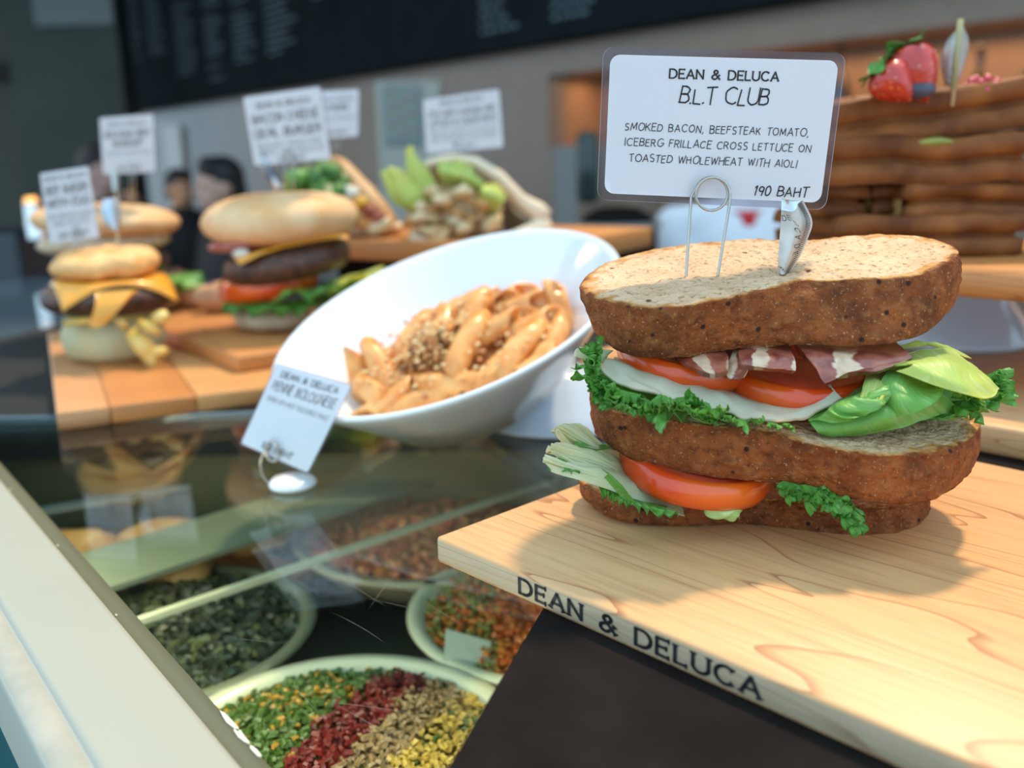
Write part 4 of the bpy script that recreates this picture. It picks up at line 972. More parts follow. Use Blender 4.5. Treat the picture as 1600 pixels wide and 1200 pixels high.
# ============================================================ BURGER BOARDS
def staved_board(name, label, o_, ex, L_, D_, z0, th, cuts, mats):
    rz = math.atan2(ex.y, ex.x); t = thing(name, label, 'cutting board', (o_.x, o_.y, z0), rz)
    xs = [0]+cuts+[L_]
    for i, (xa, xb) in enumerate(zip(xs, xs[1:])):
        b = MB(); b.box(((xa+xb)/2, D_/2, th/2), (xb-xa-.0004, D_, th), bev=.0018); b.build('plank', mats[i % len(mats)], t, local=True, auto=50)
    return t
def along(px, o_, ex, z):
    best = min((abs(pj(Vector((o_.x, o_.y, z))+ex*(i*.001))[0]-px), i*.001) for i in range(-100, 600)); return best[1]
o1 = onz(87, 645, .016); e1_ = (onz(421, 604, .016)-o1); e1_.z = 0; e1_.normalize()
cuts = [along(x, o1, e1_, .016) for x in (172, 307)]; L1 = .30
staved_board('cutting_board', 'thick board of wide glued staves under the small cheeseburger, left front', o1, e1_, L1, .44, .0003, .0157, cuts+[cuts[1]+.125], M['stave'])
o2 = onz(271, 543, .016)-GD*.32; o2.z = 0
staved_board('cutting_board', 'orange brown board laid across the staved board, under the tall bacon burger', o2, GD, .50, .20, .0163, .0157, [.09, .19, .29, .39], [M['maple2'], M['stave'][1]])
def stack_thing(*a, **k): return thing(*a, **k)
B_ = lambda c, c2, s=60, **k: mat('food', c, k.pop('rough', .5), c2, s, **k)
M['bun'] = mat('bun_crust', (.66, .33, .12), .5, (.80, .54, .30), 18, bump=.4, bscale=90, spec=.3)
M['bun_pale'] = mat('bun_pale', (.70, .58, .40), .7, (.62, .50, .34), 40, bump=.5, bscale=200)
M['patty'] = mat('grilled_patty', (.040, .017, .010), .45, (.12, .045, .025), 120, bump=.9, bscale=260, spec=.5)
M['cheddar'] = mat('cheddar_slice', (.80, .33, .02), .35, coat=.3, sss=.2, sscol=(1, .6, .2))
M['crumb'] = mat('toasted_crumb', (.78, .36, .10), .6, (.85, .52, .22), 60, bump=.7, bscale=180)
M['muffin'] = mat('pale_muffin', (.66, .50, .24), .7, (.56, .52, .30), 28, bump=.9, bscale=120)
M['red_onion'] = mat('bacon_red', (.26, .04, .04), .35, (.42, .12, .10), 60, coat=.3)
def disc(c, R_, th, m, parent, name, amp=.05, round_=.5, n=56, sc=2.0, tilt=(0, 0), seed=0, top=1.0, sy=1, label=None):
    """rounded disc; top>1 gives a dome"""
    b = MB(); pr = [(.0005, -th/2)]
    K = 12
    for k in range(K+1):
        a = -PI/2+PI*k/K; e = round_
        r = 1-e*(1-abs(math.cos(a))**.6) ; z = math.sin(a)
        pr.append((R_*max(.02, (1-min(.98, e))+min(.98, e)*math.cos(a)**.75 if math.cos(a) > 0 else 1-min(.98, e)), th/2*z*(top if z > 0 else 1)))
    pr.append((.0005, th/2*top))
    def fn(p, a):
        d = Vector((math.cos(a), math.sin(a), p.z*12)); f = 1+amp*noise.noise(d*sc+V(seed*5.1, 0, 0)); rr = math.hypot(p.x, p.y)/R_
        return Vector((p.x*f, p.y*f*sy, p.z+amp*th*.5*noise.noise(Vector((p.x, p.y, seed))*70)))
    b.lathe(pr, n=n, fn=fn); R3 = Matrix.Translation(c)@Matrix.Rotation(tilt[0], 4, 'Y')@Matrix.Rotation(tilt[1], 4, 'X'); b.xf(R3)
    return b.build(name, m, parent, label=label)
def cheese(c, half, R_, drop, m, parent, rot=0, seed=0, tilt=(0, 0), name='cheese_slice'):
    b = MB(); n = 22; rows = []
    for i in range(n+1):
        row = []
        for j in range(n+1):
            x, y = (i/n*2-1)*half, (j/n*2-1)*half; r = math.hypot(x, y); z = -max(0, r-R_)*drop+.001*noise.noise(Vector((x, y, seed))*60)
            if r > R_: k = (R_+(r-R_)*(.45 if drop > 1 else .9))/r; x, y = x*k, y*k
            row.append(Vector((x, y, z)))
        rows.append(row)
    nn = len(b.v); a = b.grid(rows, uvs=False); c2_ = b.grid([[p-Vector((0, 0, .0025)) for p in r] for r in rows], uvs=False)
    N1 = n+1; rim = [i*N1 for i in range(N1)]+[n*N1+j for j in range(1, N1)]+[i*N1+n for i in range(n-1, -1, -1)]+[j for j in range(n-1, 0, -1)]
    for k in range(len(rim)): p, q_ = rim[k], rim[(k+1) % len(rim)]; b.face((a+p, a+q_, c2_+q_, c2_+p))
    b.xf(Matrix.Translation(c)@Matrix.Rotation(tilt[0], 4, 'Y')@Matrix.Rotation(tilt[1], 4, 'X')@Matrix.Rotation(rot, 4, 'Z')); return b.build(name, m, parent)
def frill_ring(c, R_, w, dz, m, parent, a0, a1_, ruf=.006, rf=8, seed=0, z2=None):
    rows = []
    for k, (r, z) in enumerate(((R_*.6, 0), (R_*.95, dz*.3), (R_+w, dz))):
        rows.append([Vector(c)+Vector((r*math.cos(a), r*math.sin(a), z)) for a in [a0+(a1_-a0)*i/9 for i in range(10)]])
    b = MB(); sheet(b, rows, 14, 110, .0007, .002, 40, 0, ruf, rf, seed, .003); return b.build('lettuce_leaf', M[m], parent)
def flag(name, label, top, stick_from, px_l, px_r, Y, m=None):
    t = thing(name, label, 'pick flag', stick_from)
    b = MB(); b.tube([stick_from-V(0, 0, .01), top], .0011, 6); b.build('pick', mat('pick_wood', (.66, .50, .28), .5), t)
    b = MB(); mid = [((x+x2)/2, (y+y2)/2, Y-.008) for (x, y), (x2, y2) in zip(px_l, px_r)]
    sheet(b, [[(x, y, Y) for x, y in px_l], mid, [(x, y, Y+.002) for x, y in px_r]], 10, 16, .0004); b.build('foil', m or mat('blue_silver_foil', (.42, .55, .68), .25, (.62, .70, .78), 80, metal=.5), t)
    return t

# --- small cheeseburger (A)
cA = onz(182, 556, .016); bA = thing('cheeseburger', 'small cheeseburger with fries and drooping cheddar on the front left staved board', 'burger', cA)
k = cA.y/F
zA = .016
disc(cA+V(0, 0, .022), .0505, .044, M['muffin'], bA, 'bottom_bun', .07, .35, seed=1)
# cracks / fries tucked on the bottom bun
disc(cA+V(0, 0, .047), .046, .010, mat('pickle_layer', (.42, .36, .10), .5, (.55, .46, .16), 50), bA, 'relish', .12, .5, seed=7)
disc(cA+V(.002, 0, .0655), .067, .034, M['patty'], bA, 'patty', .06, .55, seed=2)
cheese(cA+V(.004, -.002, .0845), .056, .055, .9, M['cheddar'], bA, .55, 1)
b = MB(); sheet(b, [[(152, 458, cA.y-.060), (180, 456, cA.y-.062), (215, 455, cA.y-.060)], [(150, 480, cA.y-.074), (172, 482, cA.y-.076), (196, 474, cA.y-.074)], [(140, 508, cA.y-.077), (152, 512, cA.y-.077), (166, 506, cA.y-.077)]], 10, 14, .0025)
b.build('cheese_corner', M['cheddar'], bA)
disc(cA+V(0, 0, .099), .053, .027, M['crumb'], bA, 'top_bun', .24, .5, seed=3, tilt=(0, .05))
rn = random.Random(4); fm = mat('potato_fry', (.78, .48, .08), .45, (.86, .62, .20), 40)
for (x0, y0, x1_, y1_, w) in ((205, 520, 238, 565, .010), (240, 500, 262, 490, .007), (222, 540, 244, 578, .007), (218, 505, 250, 520, .006), (160, 498, 100, 505, .004), (196, 512, 180, 498, .005), (232, 552, 262, 548, .006)):
    yy = cA.y-.052; b = MB(); b.tube([at(x0, y0, yy), at((x0+x1_)/2+3, (y0+y1_)/2, yy-.006), at(x1_, y1_, yy-.003)], [w*.8, w, w*.7], 6); b.build('potato_fry', fm, bA)
tp = onz(182, 410, 0); Yt = cA.y
flag('pick_flag', 'folded blue silver foil flag on a wooden pick in the small cheeseburger', at(183, 330, Yt), at(182, 412, Yt), [(160, 312), (158, 330), (163, 348), (178, 362)], [(186, 308), (188, 325), (188, 345), (186, 360)], Yt-.004)
tA, qA = card('price_card', 'narrow white card standing over the small cheeseburger, leftmost of the cards', [(61, 270), (139, 258), (157, 372), (77, 382)], (Yt-.01, Yt-.01, Yt-.004, Yt-.004),
     [('DEAN & DELUCA', .055, .13, False, .17), ('BEEF BURGER', .11, .32, True, .16), ('WITH EGG', .11, .50, True, .16), ('BEEF BURGER WITH CHEDDAR', .06, .66, True, .1), ('AND POTATO', .06, .76, True, .1), ('260 BAHT', .07, .93, True, .14)])
pins('card_clip', 'wire clip carrying the narrow card in the small cheeseburger', [(at(123, 415, Yt-.002), at(115, 365, Yt-.008)), (at(133, 412, Yt-.002), at(125, 364, Yt-.008))])

# --- large bun sandwich behind (B)
cB = V(*at(180, 452, 1.20)); cB.z = .0322; bB = thing('bun_sandwich', 'wide brown bun burger standing behind the small cheeseburger', 'burger', cB)
disc(V(cB.x+.01, cB.y, .050), .078, .036, M['bun_pale'], bB, 'bottom_bun', .04, .5, seed=4)
frill_ring(V(cB.x+.02, cB.y, .072), .070, .020, -.004, 'green_leaf', bB, -1.8, .6, seed=31)
zz = at(170, 382, 1.15).z
disc(V(cB.x+.0, cB.y, .095), .070, .045, M['patty'], bB, 'patty', .05, .6, seed=8)
disc(V(cB.x-.005, cB.y, zz), .080, .026, mat('seeded_bread', (.50, .36, .22), .7, (.66, .52, .36), 70, bump=.6), bB, 'middle_bun', .06, .5, seed=5, tilt=(-.03, 0))
zt2 = at(180, 345, 1.15).z
disc(V(cB.x, cB.y, zt2-.002), .089, .040, M['bun'], bB, 'top_bun', .03, .75, seed=6, tilt=(.06, 0))
tB, qB = card('price_card', 'white card on two tall sticks over the brown bun burger, second from the left', [(154, 183), (241, 176), (245, 270), (160, 274)], (1.17, 1.17, 1.18, 1.18),
     [('DEAN & DELUCA', .06, .17, False, .15), ('BOLOGNA BEEF', .10, .36, True, .16), ('BURGER', .10, .52, True, .16), ('SERVED WITH TOMATO AND CHEESE', .05, .66, True, .1), ('270 BAHT', .07, .92, True, .13)])
pins('card_clip', 'tall wire clip carrying the card over the brown bun burger', [(at(204, 322, 1.19), at(204, 262, 1.165)), (at(210, 322, 1.19), at(210, 262, 1.165))])
flag('pick_flag', 'thin paper wrapped pick beside the sticks of the second card', at(180, 262, 1.165), at(182, 318, 1.18), [(174, 268), (175, 285), (177, 300)], [(184, 268), (185, 285), (184, 300)], 1.16, mat('pale_paper', (.55, .66, .66), .5))

# --- tall bacon burger (C)
cC = onz(428, 512, .032); YC = cC.y; bC = thing('bacon_burger', 'tall burger with glossy bun, bacon, cheddar, patty, tomato and lettuce', 'burger', cC)
disc(cC+V(0, 0, .014), .043, .028, M['bun_pale'], bC, 'bottom_bun', .05, .6, seed=9)
frill_ring(cC+V(.012, 0, .034), .052, .012, -.008, 'frill', bC, -2.9, .35, .006, 7, 41)
frill_ring(cC+V(.030, .01, .046), .058, .022, -.002, 'green_leaf', bC, -1.7, .5, .007, 5, 43)
frill_ring(cC+V(.045, .015, .052), .056, .026, .006, 'yellow_leaf', bC, -1.0, .5, .005, 4, 44)
disc(cC+V(-.002, 0, .050), .055, .029, M['tomato_skin'], bC, 'tomato_slice', .04, .3, seed=10, tilt=(-.14, 0))
disc(cC+V(.020, 0, .0735), .071, .036, M['patty'], bC, 'patty', .06, .4, seed=11, tilt=(-.16, 0))
cheese(cC+V(.022, -.002, .0950), .060, .064, .3, M['cheddar'], bC, .35, 2, tilt=(-.20, 0))
disc(cC+V(.000, 0, .1000), .060, .016, M['red_onion'], bC, 'bacon_strip', .12, .6, seed=12, tilt=(-.12, 0))
b = MB(); b.blob(at(378, 397, YC-.056), (.010, .006, .006), 12, 8, amp=.4, sc=2, seed=2); b.build('onion_piece', mat('white_onion', (.72, .68, .58), .4), bC)
zt3 = at(452, 346, YC-.04).z
disc(V(cC.x+.018, cC.y, zt3), .0855, .058, M['bun'], bC, 'top_bun', .04, .85, seed=13, tilt=(-.03, 0), sy=.9)
flag('pick_flag', 'folded silver foil flag stuck into the top of the tall bacon burger', at(425, 250, YC), at(432, 300, YC), [(408, 232), (406, 252), (416, 278), (430, 296)], [(412, 236), (428, 262), (438, 280), (442, 292)], YC-.006, mat('silver_foil', (.16, .19, .24), .2, (.62, .68, .74), 60, metal=.6, ramp=(.45, .55)))
tC, qC = card('price_card', 'large tilted white card standing in the tall bacon burger', [(377, 150), (502, 132), (520, 250), (396, 262)], (YC-.02, YC-.02, YC-.01, YC-.01),
     [('DEAN & DELUCA', .07, .20, False, .18), ('BACON CHEESE', .11, .40, True, .17), ('DEAL BURGER', .11, .60, True, .17), ('GRILLED BEEF, CHEDDAR CHEESE,', .055, .74, True, .1), ('TOMATO, ONION AND BACON', .055, .84, True, .1), ('290 BAHT', .065, .95, True, .15)])
pins('card_clip', 'wire clip carrying the tilted card in the tall bacon burger', [(at(446, 306, YC), at(446, 248, YC-.014)), (at(458, 306, YC), at(458, 247, YC-.014))])
# torn bread behind the burgers
for i, (x, y, Y, r) in enumerate(((340, 458, 1.16, .030), (300, 452, 1.20, .026))):
    p = at(x, y, Y); b = MB(); b.blob(V(p.x, p.y, .0325+r*.62), (r, r*.7, r*.62), 18, 12, amp=.25, sc=1.6, seed=i+4)
    tag(b.build('bread_piece', mat('brown_bread_piece', (.50, .25, .12), .6, (.62, .36, .20), 40, bump=.5)), ['rounded brown bread piece on the board left of the tall bacon burger', 'smaller bread piece beside the brown bun burger'][i], 'bread')

# ============================================================ RAISED BOARD WITH PANINI AND PITA
zt_ = .118; o3 = onz(474, 371, zt_); o3b = onz(850, 384, zt_); e3 = (o3b-o3); e3.z = 0; L3 = e3.length; e3.normalize()
staved_board('cutting_board', 'raised wooden board behind the bacon burger carrying the panini and the pita', o3, e3, L3, .30, zt_-.026, .026, [], [M['maple2']])
b = MB(); n3 = V(-e3.y, e3.x, 0); slab(b, [o3+e3*.03+n3*.03, o3+e3*(L3-.03)+n3*.03, o3+e3*(L3-.03)+n3*.27, o3+e3*.03+n3*.27], 0, zt_-.0262)
tag(b.build('display_riser', M['black'], smooth=False), 'black box riser holding up the board with the panini and the pita', 'riser')
# pita
cE = onz(742, 374, zt_); YE = cE.y+.05; pE = thing('chicken_pita', 'folded pita pocket stuffed with chicken strips and yellow green lettuce', 'pita sandwich', V(cE.x, YE, zt_))
pit = mat('pita_bread', (.74, .56, .36), .6, (.80, .66, .48), 26, bump=.4, bscale=120)
pitb = mat('pita_underside', (.66, .46, .26), .6, (.74, .56, .38), 26, bump=.4, bscale=120)
b = MB(); sheet(b, [[(645, 372, YE-.03), (700, 383, YE-.04), (770, 378, YE-.04), (840, 362, YE-.02)], [(660, 366, YE+.02), (710, 368, YE+.02), (780, 366, YE+.02), (850, 350, YE+.02)], [(690, 360, YE+.06), (720, 358, YE+.06), (790, 356, YE+.06), (850, 346, YE+.05)]], 14, 40, .013, .002, 30)
b.build('lower_flap', pitb, pE)
b = MB(); sheet(b, [[(655, 262, YE+.0), (690, 246, YE), (735, 247, YE), (785, 282, YE), (820, 322, YE-.005), (858, 335, YE-.01)], [(662, 275, YE+.03), (700, 255, YE+.035), (745, 258, YE+.035), (790, 292, YE+.03), (825, 328, YE+.02), (858, 345, YE+.01)], [(690, 358, YE+.07), (715, 352, YE+.075), (750, 350, YE+.075), (795, 350, YE+.07), (830, 352, YE+.05), (850, 352, YE+.03)]], 16, 50, .013, .0015, 30)
b.build('upper_flap', pit, pE)
b = MB(); b.tube([at(*p) for p in ((650, 272, YE-.004), (672, 255, YE-.006), (705, 248, YE-.006), (742, 252, YE-.006), (780, 276, YE-.008), (812, 312, YE-.010), (840, 330, YE-.012), (852, 341, YE-.012))], [.005, .006, .0065, .0065, .0075, .009, .012, .012], 14); b.build('pocket_rim', pit, pE)
b = MB(); b.tube([at(*p) for p in ((642, 374, YE-.03), (690, 385, YE-.042), (750, 384, YE-.044), (800, 375, YE-.036), (835, 362, YE-.022), (852, 348, YE-.012))], [.006, .008, .009, .010, .013, .013], 14); b.build('fold', pit, pE)
rn = random.Random(8)
cm = [mat('chicken_strip', (.66, .42, .17), .45, (.80, .64, .40), 60, bump=.5, coat=.2), mat('browned_chicken', (.45, .22, .07), .45, (.62, .38, .15), 60, bump=.5, coat=.2)]
for k in range(34):
    x = rn.uniform(645, 775); y = rn.uniform(300, 368) if x < 760 else rn.uniform(320, 360); y = max(y, 340-(x-640)*.9) if x < 670 else y
    a = rn.uniform(-.6, .9); l = rn.uniform(10, 20); dx, dy = l*math.cos(a), -l*math.sin(a); yy = YE-.03+rn.uniform(-.01, .025)
    b = MB(); b.tube([at(x-dx, y-dy, yy), at(x, y-3, yy-.006), at(x+dx, y+dy, yy+.002)], [.005, rn.uniform(.006, .009), .005], 8); b.build('chicken_strip', cm[rn.random() < .35], pE)
b = MB(); sheet(b, [[(668, 355, YE-.04), (690, 362, YE-.042), (708, 350, YE-.04)], [(672, 375, YE-.045), (685, 380, YE-.046), (700, 372, YE-.045)]], 6, 10, .005); b.build('chicken_strip', cm[1], pE)
def lf(rows, m, parent, seed, ruf=.002, rf=3, name='lettuce_leaf'):
    b = MB(); sheet(b, rows, 16, 40, .001, .003, 30, 0, ruf, rf, seed, .002); b.build(name, M[m], parent)
b = MB(); b.blob(at(720, 335, YE+.01), (.052, .03, .036), 24, 16, amp=.3, sc=2.4, seed=9); b.build('filling', cm[0], pE)
lf([[(640, 330, YE-.02), (655, 335, YE-.02), (665, 322, YE-.02)], [(610, 310, YE-.03), (632, 312, YE-.04), (660, 298, YE-.03)], [(595, 268, YE-.02), (612, 262, YE-.03), (640, 272, YE-.02)]], 'yellow_leaf', pE, 51)
lf([[(650, 318, YE-.01), (668, 322, YE-.02), (685, 310, YE-.02)], [(636, 280, YE-.02), (655, 284, YE-.03), (678, 280, YE-.02)], [(634, 236, YE-.01), (641, 228, YE-.012), (648, 245, YE-.01)]], 'yellow_leaf', pE, 52, .001, 2)
lf([[(690, 290, YE-.01), (720, 290, YE-.02), (748, 300, YE-.01)], [(684, 268, YE-.03), (715, 272, YE-.04), (755, 290, YE-.03)], [(688, 252, YE-.01), (722, 250, YE-.01), (752, 276, YE-.01)]], 'yellow_leaf', pE, 53, .002)
lf([[(750, 318, YE-.03), (755, 330, YE-.03), (775, 333, YE-.03)], [(752, 300, YE-.05), (770, 305, YE-.055), (786, 318, YE-.05)], [(758, 288, YE-.03), (780, 290, YE-.03), (792, 305, YE-.03)]], 'yellow_leaf', pE, 54, .002)
tE, qE = card('price_card', 'white card above the chicken pita, furthest right of the background cards', [(658, 154), (782, 136), (789, 232), (664, 243)], (YE, YE, YE+.005, YE+.005),
     [('DEAN & DELUCA', .07, .16, False, .16), ('PITA WITH CHICKEN AND', .10, .36, True, .15), ('LETTUCE & CAESAR MAYO', .10, .52, True, .15), ('GRILLED CHICKEN, COS LETTUCE', .06, .66, True, .09), ('AND PARMESAN IN PITA BREAD', .06, .77, True, .09), ('190 BAHT', .07, .92, True, .12)])
pins('card_clip', 'small wire clip carrying the card above the chicken pita', [(at(708, 252, YE+.012), at(709, 226, YE+.004)), (at(716, 252, YE+.012), at(716, 225, YE+.004))])
# panini
YD = YE+.03; pD = thing('open_panini', 'open toasted panini with greens and egg, between the tall burger and the pita', 'sandwich', V(at(560, 360, YD).x, YD, zt_))
b = MB(); sheet(b, [[(508, 250, YD+.01), (530, 252, YD), (560, 285, YD-.01), (590, 320, YD-.02), (612, 348, YD-.02)], [(515, 244, YD+.02), (540, 250, YD+.02), (572, 282, YD+.01), (602, 316, YD), (618, 340, YD)], [(530, 262, YD+.07), (555, 268, YD+.07), (585, 295, YD+.06), (608, 325, YD+.05), (622, 345, YD+.04)]], 12, 40, .010, .001, 40)
b.build('top_bread', mat('toasted_panini', (.58, .30, .12), .55, (.72, .46, .24), 40, bump=.4), pD)
disc(V(at(555, 360, YD).x, YD+.02, zt_+.010), .062, .018, pit, pD, 'bottom_bread', .05, .5, sy=.6, seed=22)
rn = random.Random(9)
broc = mat('dark_greens', (.03, .12, .02), .5, (.14, .30, .05), 60, bump=.8)
for k in range(26):
    x = rn.uniform(455, 540); y = rn.uniform(266, 300)+(abs(x-500)*.12); b = MB(); b.blob(at(x, y, YD+rn.uniform(-.03, .03)), rn.uniform(.008, .014), 10, 7, amp=.5, sc=2.5, seed=k); b.build('salad_green', broc if rn.random() < .7 else M['green_leaf'], pD)
for k, (x, y, c_, c2_) in enumerate(((520, 300, (.78, .62, .16), (.85, .75, .35)), (502, 298, (.8, .68, .4), (.7, .5, .2)), (545, 302, (.82, .78, .66), (.7, .66, .5)), (562, 318, (.75, .34, .03), (.8, .45, .06)), (578, 330, (.30, .06, .03), (.4, .1, .05)), (590, 340, (.34, .07, .05), (.45, .14, .08)), (598, 350, (.78, .62, .34), (.84, .72, .46)), (535, 345, (.62, .46, .26), (.7, .56, .34)), (555, 338, (.72, .55, .25), (.6, .4, .12)), (572, 348, (.6, .25, .06), (.7, .35, .1)), (585, 356, (.75, .6, .36), (.8, .7, .46)), (480, 320, (.3, .36, .1), (.4, .44, .14)), (510, 330, (.3, .12, .05), (.4, .2, .1)))):
    b = MB(); b.blob(at(x, y, YD-.02), (.013, .012, .010), 14, 9, amp=.4, sc=2, seed=k+60); b.build('filling', mat('panini_filling', c_, .45, c2_, 60, bump=.4), pD)
tD, qD = card('price_card', 'white card with a bright glare partly hidden behind the tilted bacon burger card', [(490, 142), (562, 138), (561, 214), (494, 220)], (YD-.01,)*4,
     [('DEAN & DELUCA', .07, .22, False, .14), ('PANINI', .12, .42, True, .15), ('GRILLED VEGETABLES', .06, .60, True, .1), ('230 BAHT', .08, .9, True, .12)])
pins('card_clip', 'wire clip carrying the card with the glare over the open panini', [(at(522, 256, YD), at(522, 212, YD-.006)), (at(530, 256, YD), at(530, 212, YD-.006))])

# ============================================================ RIGHT HAND WAFFLE DISPLAY
oR = onz(1600, 722, .0326)+BX*.05; eL = -BX
b_o = oR+eL*.40
rzL = math.atan2(BX.y, BX.x)
lb = thing('cutting_board', 'lower wooden board behind the club sandwich, under the white pedestal dish', 'cutting board', (b_o.x, b_o.y, .0327), rzL)
b = MB(); b.box((.21, .15, .0093), (.42, .30, .0186), bev=.003); b.build('board', M['maple'], lb, local=True, auto=50)
pc_ = onz(1535, 551, .0513)+V(.0, .060, 0)
b = MB(); b.lathe([(.0005, 0), (.066, 0), (.0685, .002), (.068, .006), (.058, .022), (.050, .034), (.046, .050), (.047, .0645), (.0005, .0652)], (pc_.x, pc_.y, .0515), 64)
tag(b.build('pedestal_dish', mat('grey_white_ceramic', (.56, .62, .68), .12, coat=.5)), 'white round pedestal dish between the two boards on the right', 'dish')
zU = .1370; oU = onz(1495, 417, zU); oU2 = onz(1600, 424, zU); eU = oU2-oU; eU.z = 0; eU.normalize(); oU = oU-eU*.045
ub = thing('cutting_board', 'upper wooden board with rounded edge carrying the waffle stack', 'cutting board', (oU.x, oU.y, zU-.0202), math.atan2(eU.y, eU.x))
b = MB(); b.box((.17, .12, .0101), (.34, .24, .0202), bev=.007); b.build('board', M['maple2'], ub, local=True, auto=50)
wm = mat('waffle_crust', (.13, .036, .008), .6, (.30, .10, .022), 26, bump=.9, bscale=130, spec=.25)
wm2 = mat('waffle_crumb', (.62, .40, .12), .7, (.50, .28, .08), 50, bump=.8, bscale=200)
def waffle_mesh(sx, sy, th, seed, cell=.026):
    b = MB(); nx, ny = int(sx/cell*4), int(sy/cell*4); rows = []
    def hz(x, y):
        u, v = (x/cell) % 1, (y/cell) % 1; inx = .28 < u < .97 and .28 < v < .97
        edge = x < .008 or y < .008 or x > sx-.008 or y > sy-.008
        return (th*.5 if edge or not inx else th*.16)
    for sgn in (1, -1):
        rows = []
        for i in range(nx+1):
            row = []
            for j in range(ny+1):
                x, y = sx*i/nx, sy*j/ny; z = hz(x, y)*sgn+.0018*noise.noise(Vector((x, y, seed))*45)+.0055*noise.noise(Vector((x*1.4, y, seed+9))*13)
                row.append(Vector((x-sx/2, y-sy/2, z)))
            rows.append(row if sgn > 0 else row)
        base = len(b.v); b.grid(rows, 0, uvs=False)
        if sgn > 0: A0 = base
        else: B0 = base
    rim = [i*(ny+1) for i in range(nx+1)]+[nx*(ny+1)+j for j in range(1, ny+1)]+[i*(ny+1)+ny for i in range(nx-1, -1, -1)]+[j for j in range(ny-1, 0, -1)]
    # side: bulging ridges with a groove in the middle
    prev = [A0+r for r in rim]
    for zf, of in ((.46, .0040), (.30, .0046), (.10, .0052), (.05, -.0010), (-.05, -.0014), (-.10, .0030), (-.44, .0034)):
        cur = []
        for r in rim:
            p = (b.v[A0+r]+b.v[B0+r])/2; h = b.v[A0+r]-b.v[B0+r]; d = Vector((p.x/sx, p.y/sy, 0)); mx = max(abs(d.x), abs(d.y)); o_ = Vector((0 if abs(d.x) < mx-.004 else math.copysign(1, d.x), 0 if abs(d.y) < mx-.004 else math.copysign(1, d.y), 0))
            cur.append(b.vert(p+h*zf+o_*(of+.0012*noise.noise(p*120+V(seed, zf*9, 0))+.0030*noise.noise(p*24+V(seed, zf*2, 0)))))
        for k in range(len(rim)): q_ = (k+1) % len(rim); b.face((prev[k], prev[q_], cur[q_], cur[k]), 0)
        prev = cur
    for k in range(len(rim)): q_ = (k+1) % len(rim); b.face((prev[k], prev[q_], B0+rim[q_], B0+rim[k]), 0)
    return b
YW = .70
def waffle(xa, xb, ya, yb, Yc, dep, rot, seed, label, tilt=0, cutend=False):
    p = at((xa+xb)/2, (ya+yb)/2, Yc); sx = (xb-xa)*Yc/F; th = (yb-ya)*(Yc-dep/2)/F*.98
    t = thing('waffle', label, 'waffle', M4=Matrix.Translation(at((xa+xb)/2, (ya+yb)/2, Yc-dep/2)+V(0, dep/2, 0))@Matrix.Rotation(rot, 4, 'Z')@Matrix.Rotation(tilt, 4, 'Y'), group='waffles in the stack')
    waffle_mesh(sx, dep, th, seed).build('grid', wm, t, local=True)
    if cutend:
        b = MB(); rn = random.Random(seed); rows = []
        for i in range(9): rows.append([Vector((-sx/2-.0035-.003*abs(noise.noise(V(i, j, seed)*.7)), -dep/2+.004+(dep-.008)*j/12, -th*.42+th*.84*i/8)) for j in range(13)])
        b.grid(rows, uvs=False); b.build('torn_edge', wm2, t, local=True, label='torn pale yellow inside')
    return t
dW = .14
waffle(1326, 1574, 336, 404, .735, dW, .03, 1, 'lowest waffle of the stack, resting on the upper wooden board')
waffle(1290, 1345, 286, 338, .735, .10, -.05, 2, 'small torn waffle piece at the left of the second layer')
waffle(1366, 1420, 288, 336, .735, .10, .06, 3, 'middle torn waffle piece showing its yellow inside in the second layer', cutend=True)
waffle(1424, 1640, 284, 344, .730, .12, .05, 4, 'right hand waffle of the second layer with a torn pale end', cutend=True)
waffle(1300, 1590, 212, 286, .735, dW, -.02, 5, 'third layer waffle with a green filling showing in its edge', .015)
waffle(1308, 1690, 135, 210, .740, dW, .03, 6, 'topmost waffle of the stack, under the strawberries', -.11)
b = MB(); b.blob(at(1462, 222, .6625), (.015, .004, .0030), 12, 8, amp=.3, seed=5); tag(b.build('kiwi_slice', mat('green_fruit', (.36, .36, .08), .5, (.20, .22, .03), 60)), 'thin green fruit slice peeking out between two waffles', 'fruit slice')
